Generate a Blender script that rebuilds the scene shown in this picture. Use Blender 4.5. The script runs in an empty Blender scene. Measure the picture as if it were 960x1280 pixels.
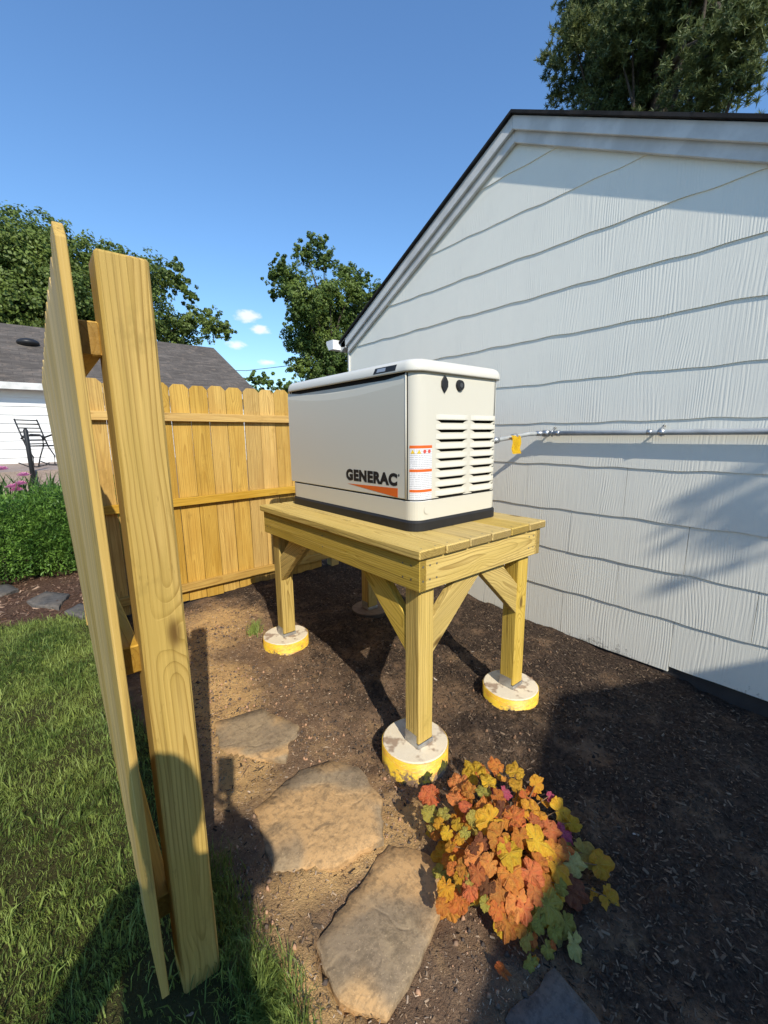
import bpy, bmesh, math, random
import numpy as np
from mathutils import Vector, Matrix

S = bpy.context.scene
COL = S.collection
E0 = 1.45                       # eye height above the local datum
rnd = random.Random(7)
rng = np.random.default_rng(7)

# ------------------------------------------------------------------ camera
F_PX, YAW, PITCH, ROLL = 528.46, 0.6877, -0.1813, -0.0105
fw = Vector((math.sin(YAW)*math.cos(PITCH), math.cos(YAW)*math.cos(PITCH), math.sin(PITCH)))
r0 = Vector((math.cos(YAW), -math.sin(YAW), 0)); u0 = r0.cross(fw)
rt = r0*math.cos(ROLL) + u0*math.sin(ROLL); up = -r0*math.sin(ROLL) + u0*math.cos(ROLL)
cam = bpy.data.cameras.new('camera'); camo = bpy.data.objects.new('camera', cam); COL.objects.link(camo)
M = Matrix((rt, up, -fw)).transposed().to_4x4(); M.translation = (0, 0, E0)
camo.matrix_world = M
cam.sensor_fit = 'HORIZONTAL'; cam.sensor_width = 36; cam.lens = 36*F_PX/960
cam.clip_start = .02; cam.clip_end = 3000
S.camera = camo

# ------------------------------------------------------------------ sky, sun, exposure
AZ, EL = math.radians(16.2), math.radians(38.3)     # direction the sunlight travels: azimuth from +Y to +X
SUN = Vector((math.cos(EL)*math.sin(AZ), math.cos(EL)*math.cos(AZ), -math.sin(EL)))
world = bpy.data.worlds.new('World'); S.world = world; world.use_nodes = True
wn = world.node_tree; wn.nodes.clear()
def wnode(t, **k):
    n = wn.nodes.new(t)
    for a, b in k.items(): setattr(n, a, b)
    return n
sky = wnode('ShaderNodeTexSky', sky_type='NISHITA')
sky.sun_disc = False; sky.sun_elevation = EL
sky.sun_rotation = math.atan2(-SUN.x, -SUN.y)
sky.air_density = 1.5; sky.dust_density = 0.0; sky.ozone_density = 10.0; sky.altitude = 100
bg = wnode('ShaderNodeBackground'); wo = wnode('ShaderNodeOutputWorld')
bg.inputs[1].default_value = 0.135
# a few small fair-weather clouds low over the trees
tc = wnode('ShaderNodeTexCoord')
nz = wnode('ShaderNodeTexNoise'); nz.inputs['Scale'].default_value = 42; nz.inputs['Detail'].default_value = 6; nz.inputs['Roughness'].default_value = .6
mp = wnode('ShaderNodeMapping'); mp.inputs['Scale'].default_value = (1, 1, 2.2)
wn.links.new(tc.outputs['Generated'], mp.inputs[0]); wn.links.new(mp.outputs[0], nz.inputs['Vector'])
acc = None
for (cx, cy, cz, rx, rz) in ((.375, .893, .243, .036, .017), (.400, .889, .219, .030, .013), (.357, .915, .187, .030, .012), (.415, .897, .156, .030, .010),
                             (-.52, .82, .235, .05, .02), (-.80, .55, .20, .06, .02), (.93, -.30, .22, .06, .02)):
    sb = wnode('ShaderNodeVectorMath', operation='SUBTRACT'); sb.inputs[1].default_value = (cx, cy, cz)
    wn.links.new(tc.outputs['Generated'], sb.inputs[0])
    ml = wnode('ShaderNodeVectorMath', operation='MULTIPLY'); ml.inputs[1].default_value = (1/rx, 1/rx, 1/rz)
    wn.links.new(sb.outputs[0], ml.inputs[0])
    ln = wnode('ShaderNodeVectorMath', operation='LENGTH'); wn.links.new(ml.outputs[0], ln.inputs[0])
    mr = wnode('ShaderNodeMapRange'); mr.inputs['From Min'].default_value = 0; mr.inputs['From Max'].default_value = 1.15
    mr.inputs['To Min'].default_value = 1; mr.inputs['To Max'].default_value = 0
    wn.links.new(ln.outputs['Value'], mr.inputs['Value'])
    if acc is None: acc = mr.outputs[0]
    else:
        mx = wnode('ShaderNodeMath', operation='MAXIMUM'); wn.links.new(acc, mx.inputs[0]); wn.links.new(mr.outputs[0], mx.inputs[1]); acc = mx.outputs[0]
ad = wnode('ShaderNodeMath', operation='ADD'); wn.links.new(acc, ad.inputs[0]); wn.links.new(nz.outputs[0], ad.inputs[1])
cm = wnode('ShaderNodeMapRange', interpolation_type='SMOOTHSTEP'); cm.inputs['From Min'].default_value = .78; cm.inputs['From Max'].default_value = 1.25; cm.inputs['To Max'].default_value = .8
gt = wnode('ShaderNodeMath', operation='GREATER_THAN'); gt.inputs[1].default_value = .001
wn.links.new(acc, gt.inputs[0])
gm = wnode('ShaderNodeMath', operation='MULTIPLY')
wn.links.new(ad.outputs[0], cm.inputs['Value']); wn.links.new(cm.outputs[0], gm.inputs[0]); wn.links.new(gt.outputs[0], gm.inputs[1])
mixc = wnode('ShaderNodeMix', data_type='RGBA'); mixc.inputs['B'].default_value = (6.0, 6.0, 6.1, 1)
wn.links.new(gm.outputs[0], mixc.inputs['Factor']); wn.links.new(sky.outputs[0], mixc.inputs['A'])
wn.links.new(mixc.outputs['Result'], bg.inputs[0]); wn.links.new(bg.outputs[0], wo.inputs[0])

sl = bpy.data.lights.new('sun', 'SUN'); sl.energy = 3.6; sl.angle = math.radians(.53); sl.color = (1, .93, .80)
so = bpy.data.objects.new('sun', sl); COL.objects.link(so); so.rotation_euler = SUN.to_track_quat('-Z', 'Y').to_euler(); so.location = (-5, -12, 12)

S.view_settings.view_transform = 'Standard'; S.view_settings.look = 'None'
S.view_settings.exposure = 0.47; S.view_settings.gamma = 1
S.render.engine = 'CYCLES'
S.cycles.use_denoising = True
S.cycles.max_bounces = 6; S.cycles.diffuse_bounces = 3; S.cycles.glossy_bounces = 2; S.cycles.transparent_max_bounces = 4

# ------------------------------------------------------------------ node helpers
class NT:
    def __init__(s, name):
        s.m = bpy.data.materials.new(name); s.m.use_nodes = True
        s.t = s.m.node_tree; s.b = s.t.nodes['Principled BSDF']
    def n(s, t, **k):
        x = s.t.nodes.new(t)
        for a, b in k.items(): setattr(x, a, b)
        return x
    def put(s, inp, v):
        if isinstance(v, bpy.types.NodeSocket): s.t.links.new(v, inp)
        elif v is not None:
            if inp.type == 'RGBA' and len(v) == 3: v = (*v, 1)
            inp.default_value = v
    def math(s, op, a, b=None, c=None, clamp=False):
        x = s.n('ShaderNodeMath', operation=op, use_clamp=clamp)
        for i, v in enumerate((a, b, c)):
            if v is not None: s.put(x.inputs[i], v)
        return x.outputs[0]
    def vec(s, op, a, b=None):
        x = s.n('ShaderNodeVectorMath', operation=op); s.put(x.inputs[0], a)
        if b is not None: s.put(x.inputs[1], b)
        return x.outputs['Value'] if op in ('LENGTH', 'DISTANCE', 'DOT_PRODUCT') else x.outputs[0]
    def noise(s, v, scale, detail=3, rough=.55, dist=0, col=False):
        x = s.n('ShaderNodeTexNoise'); s.put(x.inputs['Vector'], v); x.inputs['Scale'].default_value = scale
        x.inputs['Detail'].default_value = detail; x.inputs['Roughness'].default_value = rough; x.inputs['Distortion'].default_value = dist
        return x.outputs['Color' if col else 0]
    def voro(s, v, scale, feature='F1'):
        x = s.n('ShaderNodeTexVoronoi', feature=feature); s.put(x.inputs['Vector'], v); x.inputs['Scale'].default_value = scale
        return x
    def rng(s, v, a, b, c=0., d=1., smooth=True):
        x = s.n('ShaderNodeMapRange', interpolation_type='SMOOTHSTEP' if smooth else 'LINEAR'); s.put(x.inputs['Value'], v)
        for k, q in (('From Min', a), ('From Max', b), ('To Min', c), ('To Max', d)): x.inputs[k].default_value = q
        return x.outputs[0]
    def mix(s, f, a, b, mode='MIX'):
        x = s.n('ShaderNodeMix', data_type='RGBA', blend_type=mode); s.put(x.inputs['Factor'], f); s.put(x.inputs['A'], a); s.put(x.inputs['B'], b)
        return x.outputs['Result']
    def ramp(s, f, stops):
        x = s.n('ShaderNodeValToRGB'); s.put(x.inputs[0], f); e = x.color_ramp.elements
        while len(e) < len(stops): e.new(.5)
        for q, (p, c) in zip(e, stops): q.position = p; q.color = (*c, 1) if len(c) == 3 else c
        return x.outputs[0]
    def obj(s): return s.n('ShaderNodeTexCoord').outputs['Object']
    def rand(s): return s.n('ShaderNodeObjectInfo').outputs['Random']
    def sep(s, v):
        x = s.n('ShaderNodeSeparateXYZ'); s.put(x.inputs[0], v); return x.outputs
    def com(s, a, b, c):
        x = s.n('ShaderNodeCombineXYZ')
        for i, v in enumerate((a, b, c)): s.put(x.inputs[i], v)
        return x.outputs[0]
    def bump(s, h, strength, dist):
        x = s.n('ShaderNodeBump'); x.inputs['Strength'].default_value = strength; x.inputs['Distance'].default_value = dist
        s.put(x.inputs['Height'], h); s.put(s.b.inputs['Normal'], x.outputs[0]); return x
    def done(s, col=None, rough=None, metal=None, spec=None):
        if col is not None: s.put(s.b.inputs['Base Color'], col)
        if rough is not None: s.put(s.b.inputs['Roughness'], rough)
        if metal is not None: s.put(s.b.inputs['Metallic'], metal)
        if spec is not None: s.put(s.b.inputs['Specular IOR Level'], spec)
        return s.m

def wood(name, early, late, tint, ring=70., contrast=1., pith=.05, knots=True, rough=.65, streak=1.):
    """solid wood: growth rings about a wandering pith, knots, fine fibres; board length runs along local X"""
    n = NT(name); r = n.rand(); o = n.obj()
    off = n.com(n.math('MULTIPLY', r, 37.), n.math('MULTIPLY', r, 11.), n.math('MULTIPLY', r, 23.))
    p = n.vec('ADD', o, off); x, y, z = n.sep(o)[0:3]
    slow = n.noise(n.vec('MULTIPLY', p, (1.1, 3., 3.)), 1., 2, .5, col=True)
    sy = n.sep(slow)
    r2 = n.math('FRACT', n.math('MULTIPLY', r, 7.31)); r3 = n.math('FRACT', n.math('MULTIPLY', r, 17.7))
    oy = n.math('MULTIPLY', n.math('SUBTRACT', r2, .5), pith*1.6)
    oz = n.math('MULTIPLY_ADD', n.math('SUBTRACT', r3, .5), pith*.6, pith)
    yy = n.math('ADD', n.math('ADD', y, oy), n.math('MULTIPLY', n.math('SUBTRACT', sy[0], .5), .06))
    zz = n.math('ADD', n.math('ADD', z, oz), n.math('MULTIPLY', n.math('SUBTRACT', sy[1], .5), .08))
    rad = n.math('SQRT', n.math('ADD', n.math('MULTIPLY', yy, yy), n.math('MULTIPLY', zz, zz)))
    if knots:
        kv = n.voro(n.vec('MULTIPLY', p, (2.6, 6.5, 6.5)), 1.).outputs['Distance']
        kf = n.rng(kv, .0, .34, 1., 0.)
        rad = n.math('ADD', rad, n.math('MULTIPLY', kf, .035))
    ph = n.math('FRACT', n.math('MULTIPLY', rad, ring))
    band = n.rng(n.math('POWER', ph, 2.2), .12, .95, 0., 1.)
    edge = n.rng(ph, .93, 1., 1., 0.)
    band = n.math('MULTIPLY', band, edge)
    fib = n.noise(n.vec('MULTIPLY', p, (4., 260., 260.)), 1., 3, .6)
    blot = n.noise(n.vec('MULTIPLY', p, (2.2, 9., 9.)), 1., 3, .6)
    c = n.mix(n.math('MULTIPLY', band, .75*contrast), early, late)
    c = n.mix(n.rng(fib, .3, .75, 0., .30), c, late)
    c = n.mix(n.rng(blot, .38, .66, 0., .75), c, tint)
    c = n.mix(n.math('MULTIPLY', n.math('SUBTRACT', r2, .35, clamp=True), .55), c, tint)
    hs = n.n('ShaderNodeHueSaturation'); n.put(hs.inputs['Color'], c)
    n.put(hs.inputs['Value'], n.math('MULTIPLY_ADD', r3, .34, .86)); n.put(hs.inputs['Saturation'], n.math('MULTIPLY_ADD', r2, .22, .9))
    c = hs.outputs[0]
    if knots:
        kd = n.rng(kv, .05, .14, .9, 0.)
        c = n.mix(kd, c, (late[0]*.38, late[1]*.32, late[2]*.35))
    strk = n.noise(n.vec('MULTIPLY', p, (1.3, 75., 75.)), 1., 4, .7)
    c = n.mix(n.rng(strk, .50, .72, 0., .60*streak), c, tuple(q*.62 for q in late)); c = n.mix(n.rng(strk, .28, .46, .42*streak, 0.), c, tuple(min(1, q*1.22) for q in early))
    dirt = n.noise(n.vec('MULTIPLY', p, (3.5, 7., 7.)), 1., 5, .75); c = n.mix(n.rng(dirt, .56, .72, 0., .45*streak), c, tuple(q*.55 for q in tint))
    tn = n.n('ShaderNodeVectorTransform', vector_type='NORMAL', convert_from='WORLD', convert_to='OBJECT'); n.put(tn.inputs[0], n.n('ShaderNodeNewGeometry').outputs['True Normal'])
    eg = n.rng(n.math('ABSOLUTE', n.sep(tn.outputs[0])[0]), .75, .95)
    c = n.mix(n.math('MULTIPLY', eg, .55), c, tuple(q*.42 for q in late))
    spots = n.noise(n.vec('MULTIPLY', p, (14., 60., 60.)), 1., 3, .7); c = n.mix(n.rng(spots, .66, .74, 0., .35), c, tuple(q*.5 for q in late))
    n.bump(n.math('MULTIPLY_ADD', fib, .5, n.math('MULTIPLY_ADD', strk, 1.0, n.math('MULTIPLY', band, -.6))), .55, .002)
    return n.done(c, rough, spec=.3)

W_FENCE = wood('fence_pine', (0.600, 0.383, 0.086), (0.330, 0.175, 0.030), (0.450, 0.257, 0.046), ring=85, pith=.03)
W_POST = wood('post_pine', (0.600, 0.399, 0.112), (0.310, 0.180, 0.034), (0.470, 0.314, 0.069), ring=105, contrast=1.25, pith=.06)
W_STAND = wood('treated_pine', (0.660, 0.477, 0.142), (0.310, 0.191, 0.041), (0.520, 0.363, 0.086), ring=105, contrast=1.25, pith=.03)
W_NEAR = wood('weathered_picket', (0.620, 0.435, 0.162), (0.350, 0.210, 0.059), (0.500, 0.344, 0.126), ring=70, contrast=.9, pith=.03, knots=False, streak=1.5)
W_DECK = wood('treated_decking', (0.690, 0.501, 0.167), (0.350, 0.220, 0.055), (0.570, 0.401, 0.110), ring=100, contrast=1.2, pith=.04)

def siding_paint():
    n = NT('white_siding_paint'); r = n.rand(); o = n.obj()
    x, y, z = n.sep(o)[0:3]
    off = n.math('MULTIPLY', r, 31.)
    ya = n.math('ADD', y, off)
    big = n.noise(n.com(0., n.math('MULTIPLY', ya, 2.6), n.math('MULTIPLY_ADD', z, .75, off)), 1., 1.5, .45)
    ph = n.math('MULTIPLY_ADD', big, 15., n.math('MULTIPLY', ya, 62.))
    g = n.math('PINGPONG', ph, .5)
    g = n.rng(g, .05, .35, 0., 1.)
    fine = n.noise(n.com(0., n.math('MULTIPLY', ya, 120.), n.math('MULTIPLY', z, 3.5)), 1., 2, .5)
    h = n.math('MULTIPLY_ADD', fine, 1.0, n.math('MULTIPLY', g, n.rng(n.noise(n.com(0., n.math('MULTIPLY', ya, 5.), n.math('MULTIPLY', z, 1.5)), 1., 2), .35, .7, .05, .55)))
    n.bump(h, .45, .0032)
    grime = n.noise(o, 3.5, 4, .65)
    c = n.mix(n.rng(grime, .42, .8, 0., .35), (.87, .845, .74), (.78, .755, .665))
    # splash-back dirt along the lowest course
    sp = n.noise(n.vec('MULTIPLY', o, (1., 1., .8)), 48., 5, .8)
    low = n.rng(z, E0-1.46, E0-1.34, .16, -.10, smooth=False)
    patch = n.rng(n.noise(o, 2.3, 2), .4, .62, -.10, .05)
    dm = n.rng(n.math('ADD', n.math('ADD', sp, low), patch), .60, .78, 0., .6)
    c = n.mix(dm, c, (.10, .09, .07))
    return n.done(c, .55, spec=.3)
SIDING = siding_paint()

def simple(name, col, rough=.5, metal=0., spec=.4, bump=None, var=0.):
    n = NT(name); c = col
    if var:
        c = n.mix(n.rng(n.noise(n.obj(), var, 4, .6), .35, .7), col, tuple(q*.78 for q in col))
    if bump: n.bump(n.noise(n.obj(), bump[0], 3), bump[1], bump[2])
    return n.done(c, rough, metal, spec)

TRIM = simple('trim_paint', (.70, .69, .66), .5, bump=(60, .25, .002), var=5.)
GEN = simple('beige_enclosure_paint', (.665, .63, .52), .38, spec=.45, bump=(7., .04, .004))
GENLID = simple('lid_paint', (.71, .68, .59), .33, spec=.45, bump=(7., .04, .004))
BLACKP = simple('black_plastic', (.018, .018, .019), .55, var=9.)
DARK = simple('gap_shade_black', (.01, .01, .01), .9)  # near-black that stands in for shade in gaps and behind openings
INK = simple('black_ink', (.012, .012, .014), .5)
ORANGE = simple('orange_decal', (.74, .14, .02), .45)
CYELLOW = simple('caution_yellow', (.80, .52, .03), .5)
CRED = simple('caution_red', (.70, .10, .07), .5)
GALV = simple('galvanised_steel', (.52, .54, .56), .42, .85, bump=(90, .15, .001), var=30.)
PIPE = simple('zinc_pipe', (.50, .52, .52), .5, .25, bump=(80, .15, .001), var=12.)
IRON = simple('black_iron', (.02, .02, .022), .45)
SCREW = simple('screw_metal', (.25, .24, .21), .5, .7)

def decal_white():
    n = NT('caution_label_print'); o = n.obj(); x, y, z = n.sep(o)[0:3]
    line = n.rng(n.math('PINGPONG', n.math('MULTIPLY', z, 120.), .5), .22, .34)
    words = n.rng(n.noise(n.com(n.math('MULTIPLY', x, 230.), n.math('FLOOR', n.math('MULTIPLY', z, 60.)), 0.), 1., 1), .38, .5)
    return n.done(n.mix(n.math('MULTIPLY', n.math('MULTIPLY', line, words), .55), (.80, .80, .80), (.25, .25, .27)), .4)
LABELM = decal_white()

def tube_mat():
    n = NT('yellow_form_tube'); o = n.obj()
    a = n.noise(n.vec('MULTIPLY', o, (1., 1., 3.)), 17., 4, .65)
    b = n.noise(n.vec('MULTIPLY', o, (1., 1., 5.)), 60., 3, .6)
    c = n.mix(n.rng(a, .42, .7), (.82, .55, .035), (.74, .33, .05))
    c = n.mix(n.rng(b, .58, .68, 0., .7), c, (.80, .63, .30))
    x, y, z = n.sep(o)[0:3]
    mud = n.rng(n.math('ADD', n.noise(o, 22., 4, .7), n.rng(z, -.12, -.01, .34, -.04, smooth=False)), .62, .80)
    c = n.mix(mud, c, (.16, .10, .06))
    n.bump(a, .2, .002)
    return n.done(c, .5)
TUBE = tube_mat()

def conc_mat():
    n = NT('pier_concrete'); o = n.obj()
    a = n.noise(o, 30., 5, .7); b = n.noise(o, 9., 3, .6)
    c = n.mix(a, (.82, .72, .54), (.68, .58, .42))
    v = n.voro(o, 140.).outputs['Distance']; c = n.mix(n.rng(v, .1, .2, .35, 0.), c, (.25, .2, .16))
    c = n.mix(n.rng(b, .52, .62, 0., .8), c, (.27, .17, .11))
    n.bump(a, .5, .003)
    return n.done(c, .85, spec=.2)
CONC = conc_mat()
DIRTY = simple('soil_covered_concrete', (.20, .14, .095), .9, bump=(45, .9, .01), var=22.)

def stone_mat(name, ca, cb, cc):
    n = NT(name); o = n.obj(); r = n.rand(); p = n.vec('ADD', o, n.com(n.math('MULTIPLY', r, 9.), n.math('MULTIPLY', r, 5.), 0.))
    a = n.noise(p, 5.5, 5, .65); b = n.noise(p, 38., 5, .75); d = n.noise(p, 2.8, 3, .5, dist=.6)
    c = n.mix(n.rng(a, .35, .65), ca, cb)
    c = n.mix(n.rng(d, .42, .58), c, cc); c = n.mix(n.rng(n.noise(p, 11., 5, .7, dist=.8), .52, .68, 0., .55), c, tuple(q*.5 for q in ca))
    c = n.mix(n.rng(b, .45, .62, 0., .42), c, tuple(q*.42 for q in ca))
    spk = n.noise(p, 140., 3, .7); c = n.mix(n.rng(spk, .60, .70, 0., .5), c, tuple(q*1.7 for q in cb))
    layer = n.voro(n.vec('ADD', n.vec('MULTIPLY', p, (1., 1., 1.)), n.vec('MULTIPLY', n.noise(p, 4., 3, .6, col=True), (.4, .4, .4))), 3.2, 'DISTANCE_TO_EDGE').outputs['Distance']
    lay = n.rng(layer, 0., .05)
    n.bump(n.math('MULTIPLY_ADD', a, 1.6, n.math('MULTIPLY_ADD', b, .5, n.math('MULTIPLY', lay, .35))), .5, .009)
    return n.done(c, .85, spec=.25)
STONE = stone_mat('flagstone_rock', (.29, .215, .135), (.38, .28, .165), (.56, .345, .155))
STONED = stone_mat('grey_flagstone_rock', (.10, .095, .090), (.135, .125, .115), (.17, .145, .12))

def shingle_mat(name, base):
    n = NT(name); o = n.obj()
    x, y, z = n.sep(o)[0:3]
    br = n.n('ShaderNodeTexBrick'); n.put(br.inputs['Vector'], n.com(x, y, 0.)); br.inputs['Scale'].default_value = 1
    br.inputs['Brick Width'].default_value = .34; br.inputs['Row Height'].default_value = .15; br.inputs['Mortar Size'].default_value = .008
    br.inputs['Color1'].default_value = (*base, 1); br.inputs['Color2'].default_value = (*[q*.62 for q in base], 1); br.inputs['Mortar'].default_value = (*[q*.45 for q in base], 1)
    g = n.noise(o, 220., 2); c = n.mix(n.rng(g, .4, .65, 0., .5), br.outputs[0], tuple(q*1.6 for q in base))
    c = n.mix(n.rng(n.noise(o, 1.1, 4, .6), .45, .7, 0., .5), c, tuple(q*.6 for q in base))
    st_ = n.noise(n.com(n.math('MULTIPLY', x, 1.6), n.math('MULTIPLY', y, 11.), 0.), 1., 4, .7); c = n.mix(n.rng(st_, .42, .66, 0., .8), c, tuple(q*.5 for q in base)); c = n.mix(n.rng(n.noise(o, 5., 3, .7), .5, .7, 0., .5), c, (base[0]*1.7, base[1]*1.55, base[2]*1.4))
    n.bump(br.outputs['Fac'], -.5, .01)
    return n.done(c, .9, spec=.15)
ROOFD = shingle_mat('dark_shingles', (.030, .029, .030))
ROOFG = shingle_mat('weathered_shingles', (.135, .117, .102))

def foliage(name, dark, light, scale=1.2, rough=.5, trans=.25):
    n = NT(name); g = n.n('ShaderNodeNewGeometry'); pos = g.outputs['Position']
    a = n.noise(pos, scale, 3, .6); b = n.noise(pos, scale*14, 2, .6)
    c = n.mix(n.rng(a, .35, .65), dark, light)
    c = n.mix(n.rng(b, .45, .7, 0., .7), c, tuple(min(1, q*1.6) for q in light))
    n.done(c, rough, spec=.3)
    tr = n.n('ShaderNodeBsdfTranslucent'); n.put(tr.inputs[0], n.mix(.5, c, tuple(min(1, q*2) for q in light)))
    mx = n.n('ShaderNodeMixShader'); mx.inputs[0].default_value = trans
    n.t.links.new(n.b.outputs[0], mx.inputs[1]); n.t.links.new(tr.outputs[0], mx.inputs[2])
    n.t.links.new(mx.outputs[0], n.t.nodes['Material Output'].inputs[0])
    return n.m
F_OAK = foliage('tree_leaves', (.055, .090, .024), (.15, .20, .042), .5)
F_MAPLE = foliage('maple_leaves', (.048, .090, .022), (.15, .205, .042), .6)
F_PINE = foliage('pine_needles', (.050, .085, .036), (.14, .165, .055), .8)
F_YEW = foliage('yew_needles', (.030, .085, .016), (.14, .25, .040), 3., trans=.15)
F_PEONY = foliage('perennial_leaves', (.035, .080, .018), (.085, .150, .035), 3.)
F_GRASS = foliage('lawn_blades', (.066, .115, .022), (.235, .295, .072), 2.4, rough=.55, trans=.3)
BARK = simple('bark', (.075, .058, .043), .9, bump=(18, .8, .02), var=6.)
PINK = foliage('peony_petals', (.65, .17, .32), (.80, .35, .50), 30., trans=.3)

def vcol_mat(name, rough=.85, spec=.2, bump=None):
    n = NT(name); a = n.n('ShaderNodeAttribute', attribute_name='Col')
    if bump: n.bump(n.noise(n.obj(), bump[0], 3), bump[1], bump[2])
    return n.done(a.outputs['Color'], rough, spec=spec)
CHIPM = vcol_mat('mulch_chips')

# ------------------------------------------------------------------ object helpers
def tag(o, label=None, cat=None, group=None, kind=None):
    if label: o['label'] = label
    if cat: o['category'] = cat
    if group: o['group'] = group
    if kind: o['kind'] = kind
    return o
def thing(name, label, cat, loc=(0, 0, 0), group=None):
    o = bpy.data.objects.new(name, None); COL.objects.link(o); o.location = loc; o.empty_display_size = .1
    return tag(o, label, cat, group)
def wloc(p):
    v = Vector((0, 0, 0))
    while p is not None: v += p.location; p = p.parent
    return v
def link(name, me, parent=None, mw=None):
    """link a mesh object whose world matrix is mw; parents carry only translations"""
    o = bpy.data.objects.new(name, me); COL.objects.link(o)
    mw = mw or Matrix.Identity(4)
    if parent is not None:
        o.parent = parent; o.matrix_parent_inverse = parent_world(parent).inverted()
    o.matrix_basis = mw
    return o
_pw = {}
def parent_world(p):
    m = Matrix.Translation(p.location) if p.type == 'EMPTY' else p.matrix_basis.copy()
    return m          # matrix_basis holds the world matrix for everything made by link()
def mesh_bm(name, bm, mat, smooth=False):
    me = bpy.data.meshes.new(name); bm.normal_update(); bm.to_mesh(me); bm.free()
    if mat: me.materials.append(mat)
    if smooth:
        for p in me.polygons: p.use_smooth = True
    return me
def mesh_np(name, verts, faces, mat, cols=None, smooth=False):
    """verts (N,3), faces (M,k) numpy"""
    me = bpy.data.meshes.new(name); V = np.asarray(verts, np.float32); Fc = np.asarray(faces, np.int32)
    k = Fc.shape[1]; me.vertices.add(len(V)); me.vertices.foreach_set('co', V.ravel())
    me.loops.add(Fc.size); me.loops.foreach_set('vertex_index', Fc.ravel())
    me.polygons.add(len(Fc)); me.polygons.foreach_set('loop_start', np.arange(0, Fc.size, k, dtype=np.int32))
    if smooth: me.polygons.foreach_set('use_smooth', np.ones(len(Fc), bool))
    me.update(calc_edges=True); me.materials.append(mat)
    if cols is not None:
        ca = me.color_attributes.new('Col', 'FLOAT_COLOR', 'POINT')
        c4 = np.ones((len(V), 4), np.float32); c4[:, :3] = cols; ca.data.foreach_set('color', c4.ravel())
    return me
def bm_box(bm, lo, hi, bev=0.):
    vs = [bm.verts.new((x, y, z)) for x in (lo[0], hi[0]) for y in (lo[1], hi[1]) for z in (lo[2], hi[2])]
    fs = []
    for q in ((0, 1, 3, 2), (4, 6, 7, 5), (0, 4, 5, 1), (2, 3, 7, 6), (0, 2, 6, 4), (1, 5, 7, 3)):
        fs.append(bm.faces.new([vs[i] for i in q]))
    if bev:
        ed = list({e for f in fs for e in f.edges})
        bmesh.ops.bevel(bm, geom=ed, offset=bev, segments=1, affect='EDGES', profile=.5)
def box(name, lo, hi, mat, parent=None, bev=0.):
    """axis-aligned box; its origin sits at its own centre"""
    c = (Vector(lo)+Vector(hi))/2; bm = bmesh.new(); bm_box(bm, Vector(lo)-c, Vector(hi)-c, bev)
    return link(name, mesh_bm(name, bm, mat), parent, Matrix.Translation(c))
_bc = {}
def board(name, p0, p1, w, t, wdir, mat, parent=None, bev=.003):
    """a plank from p0 to p1, width w along wdir, thickness t across"""
    p0, p1 = Vector(p0), Vector(p1); L = (p1-p0).length; key = (round(L, 4), w, t, mat.name, bev)
    if key not in _bc:
        bm = bmesh.new(); bm_box(bm, (-L/2, -w/2, -t/2), (L/2, w/2, t/2), bev); _bc[key] = mesh_bm(name, bm, mat)
    X = (p1-p0).normalized(); Y = Vector(wdir); Y = (Y - X*Y.dot(X)).normalized(); Z = X.cross(Y)
    m = Matrix((X, Y, Z)).transposed().to_4x4(); m.translation = (p0+p1)/2
    return link(name, _bc[key], parent, m)
def bm_tube(bm, pts, rad, n=8, caps=True):
    pts = [Vector(p) for p in pts]; rings = []
    rads = rad if hasattr(rad, '__len__') else [rad]*len(pts)
    for i, p in enumerate(pts):
        d = (pts[min(i+1, len(pts)-1)] - pts[max(i-1, 0)]).normalized()
        a = d.cross(Vector((0, 0, 1)));  a = a if a.length > .05 else d.cross(Vector((1, 0, 0)))
        a.normalize(); b = d.cross(a)
        rings.append([bm.verts.new(p + (a*math.cos(2*math.pi*k/n) + b*math.sin(2*math.pi*k/n))*rads[i]) for k in range(n)])
    for A, B in zip(rings, rings[1:]):
        for k in range(n): bm.faces.new((A[k], A[(k+1) % n], B[(k+1) % n], B[k]))
    if caps: bm.faces.new(rings[0][::-1]); bm.faces.new(rings[-1])
def tube(name, pts, rad, mat, parent=None, n=8):
    c = Vector(pts[0]); bm = bmesh.new(); bm_tube(bm, [Vector(p)-c for p in pts], rad, n)
    return link(name, mesh_bm(name, bm, mat, True), parent, Matrix.Translation(c))
def prism(name, pts, thick, mat, parent=None, org=None, bev=0.):
    """polygon pts (3-D, planar) pushed along vector thick"""
    c = Vector(org) if org is not None else sum((Vector(p) for p in pts), Vector())/len(pts); bm = bmesh.new(); th = Vector(thick)
    a = [bm.verts.new(Vector(p)-c) for p in pts]; b = [bm.verts.new(Vector(p)-c+th) for p in pts]
    bm.faces.new(a[::-1]); bm.faces.new(b)
    for i in range(len(a)): j = (i+1) % len(a); bm.faces.new((a[i], a[j], b[j], b[i]))
    bmesh.ops.recalc_face_normals(bm, faces=bm.faces)
    if bev: bmesh.ops.bevel(bm, geom=list(bm.edges), offset=bev, segments=1, affect='EDGES')
    return link(name, mesh_bm(name, bm, mat), parent, Matrix.Translation(c))

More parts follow.
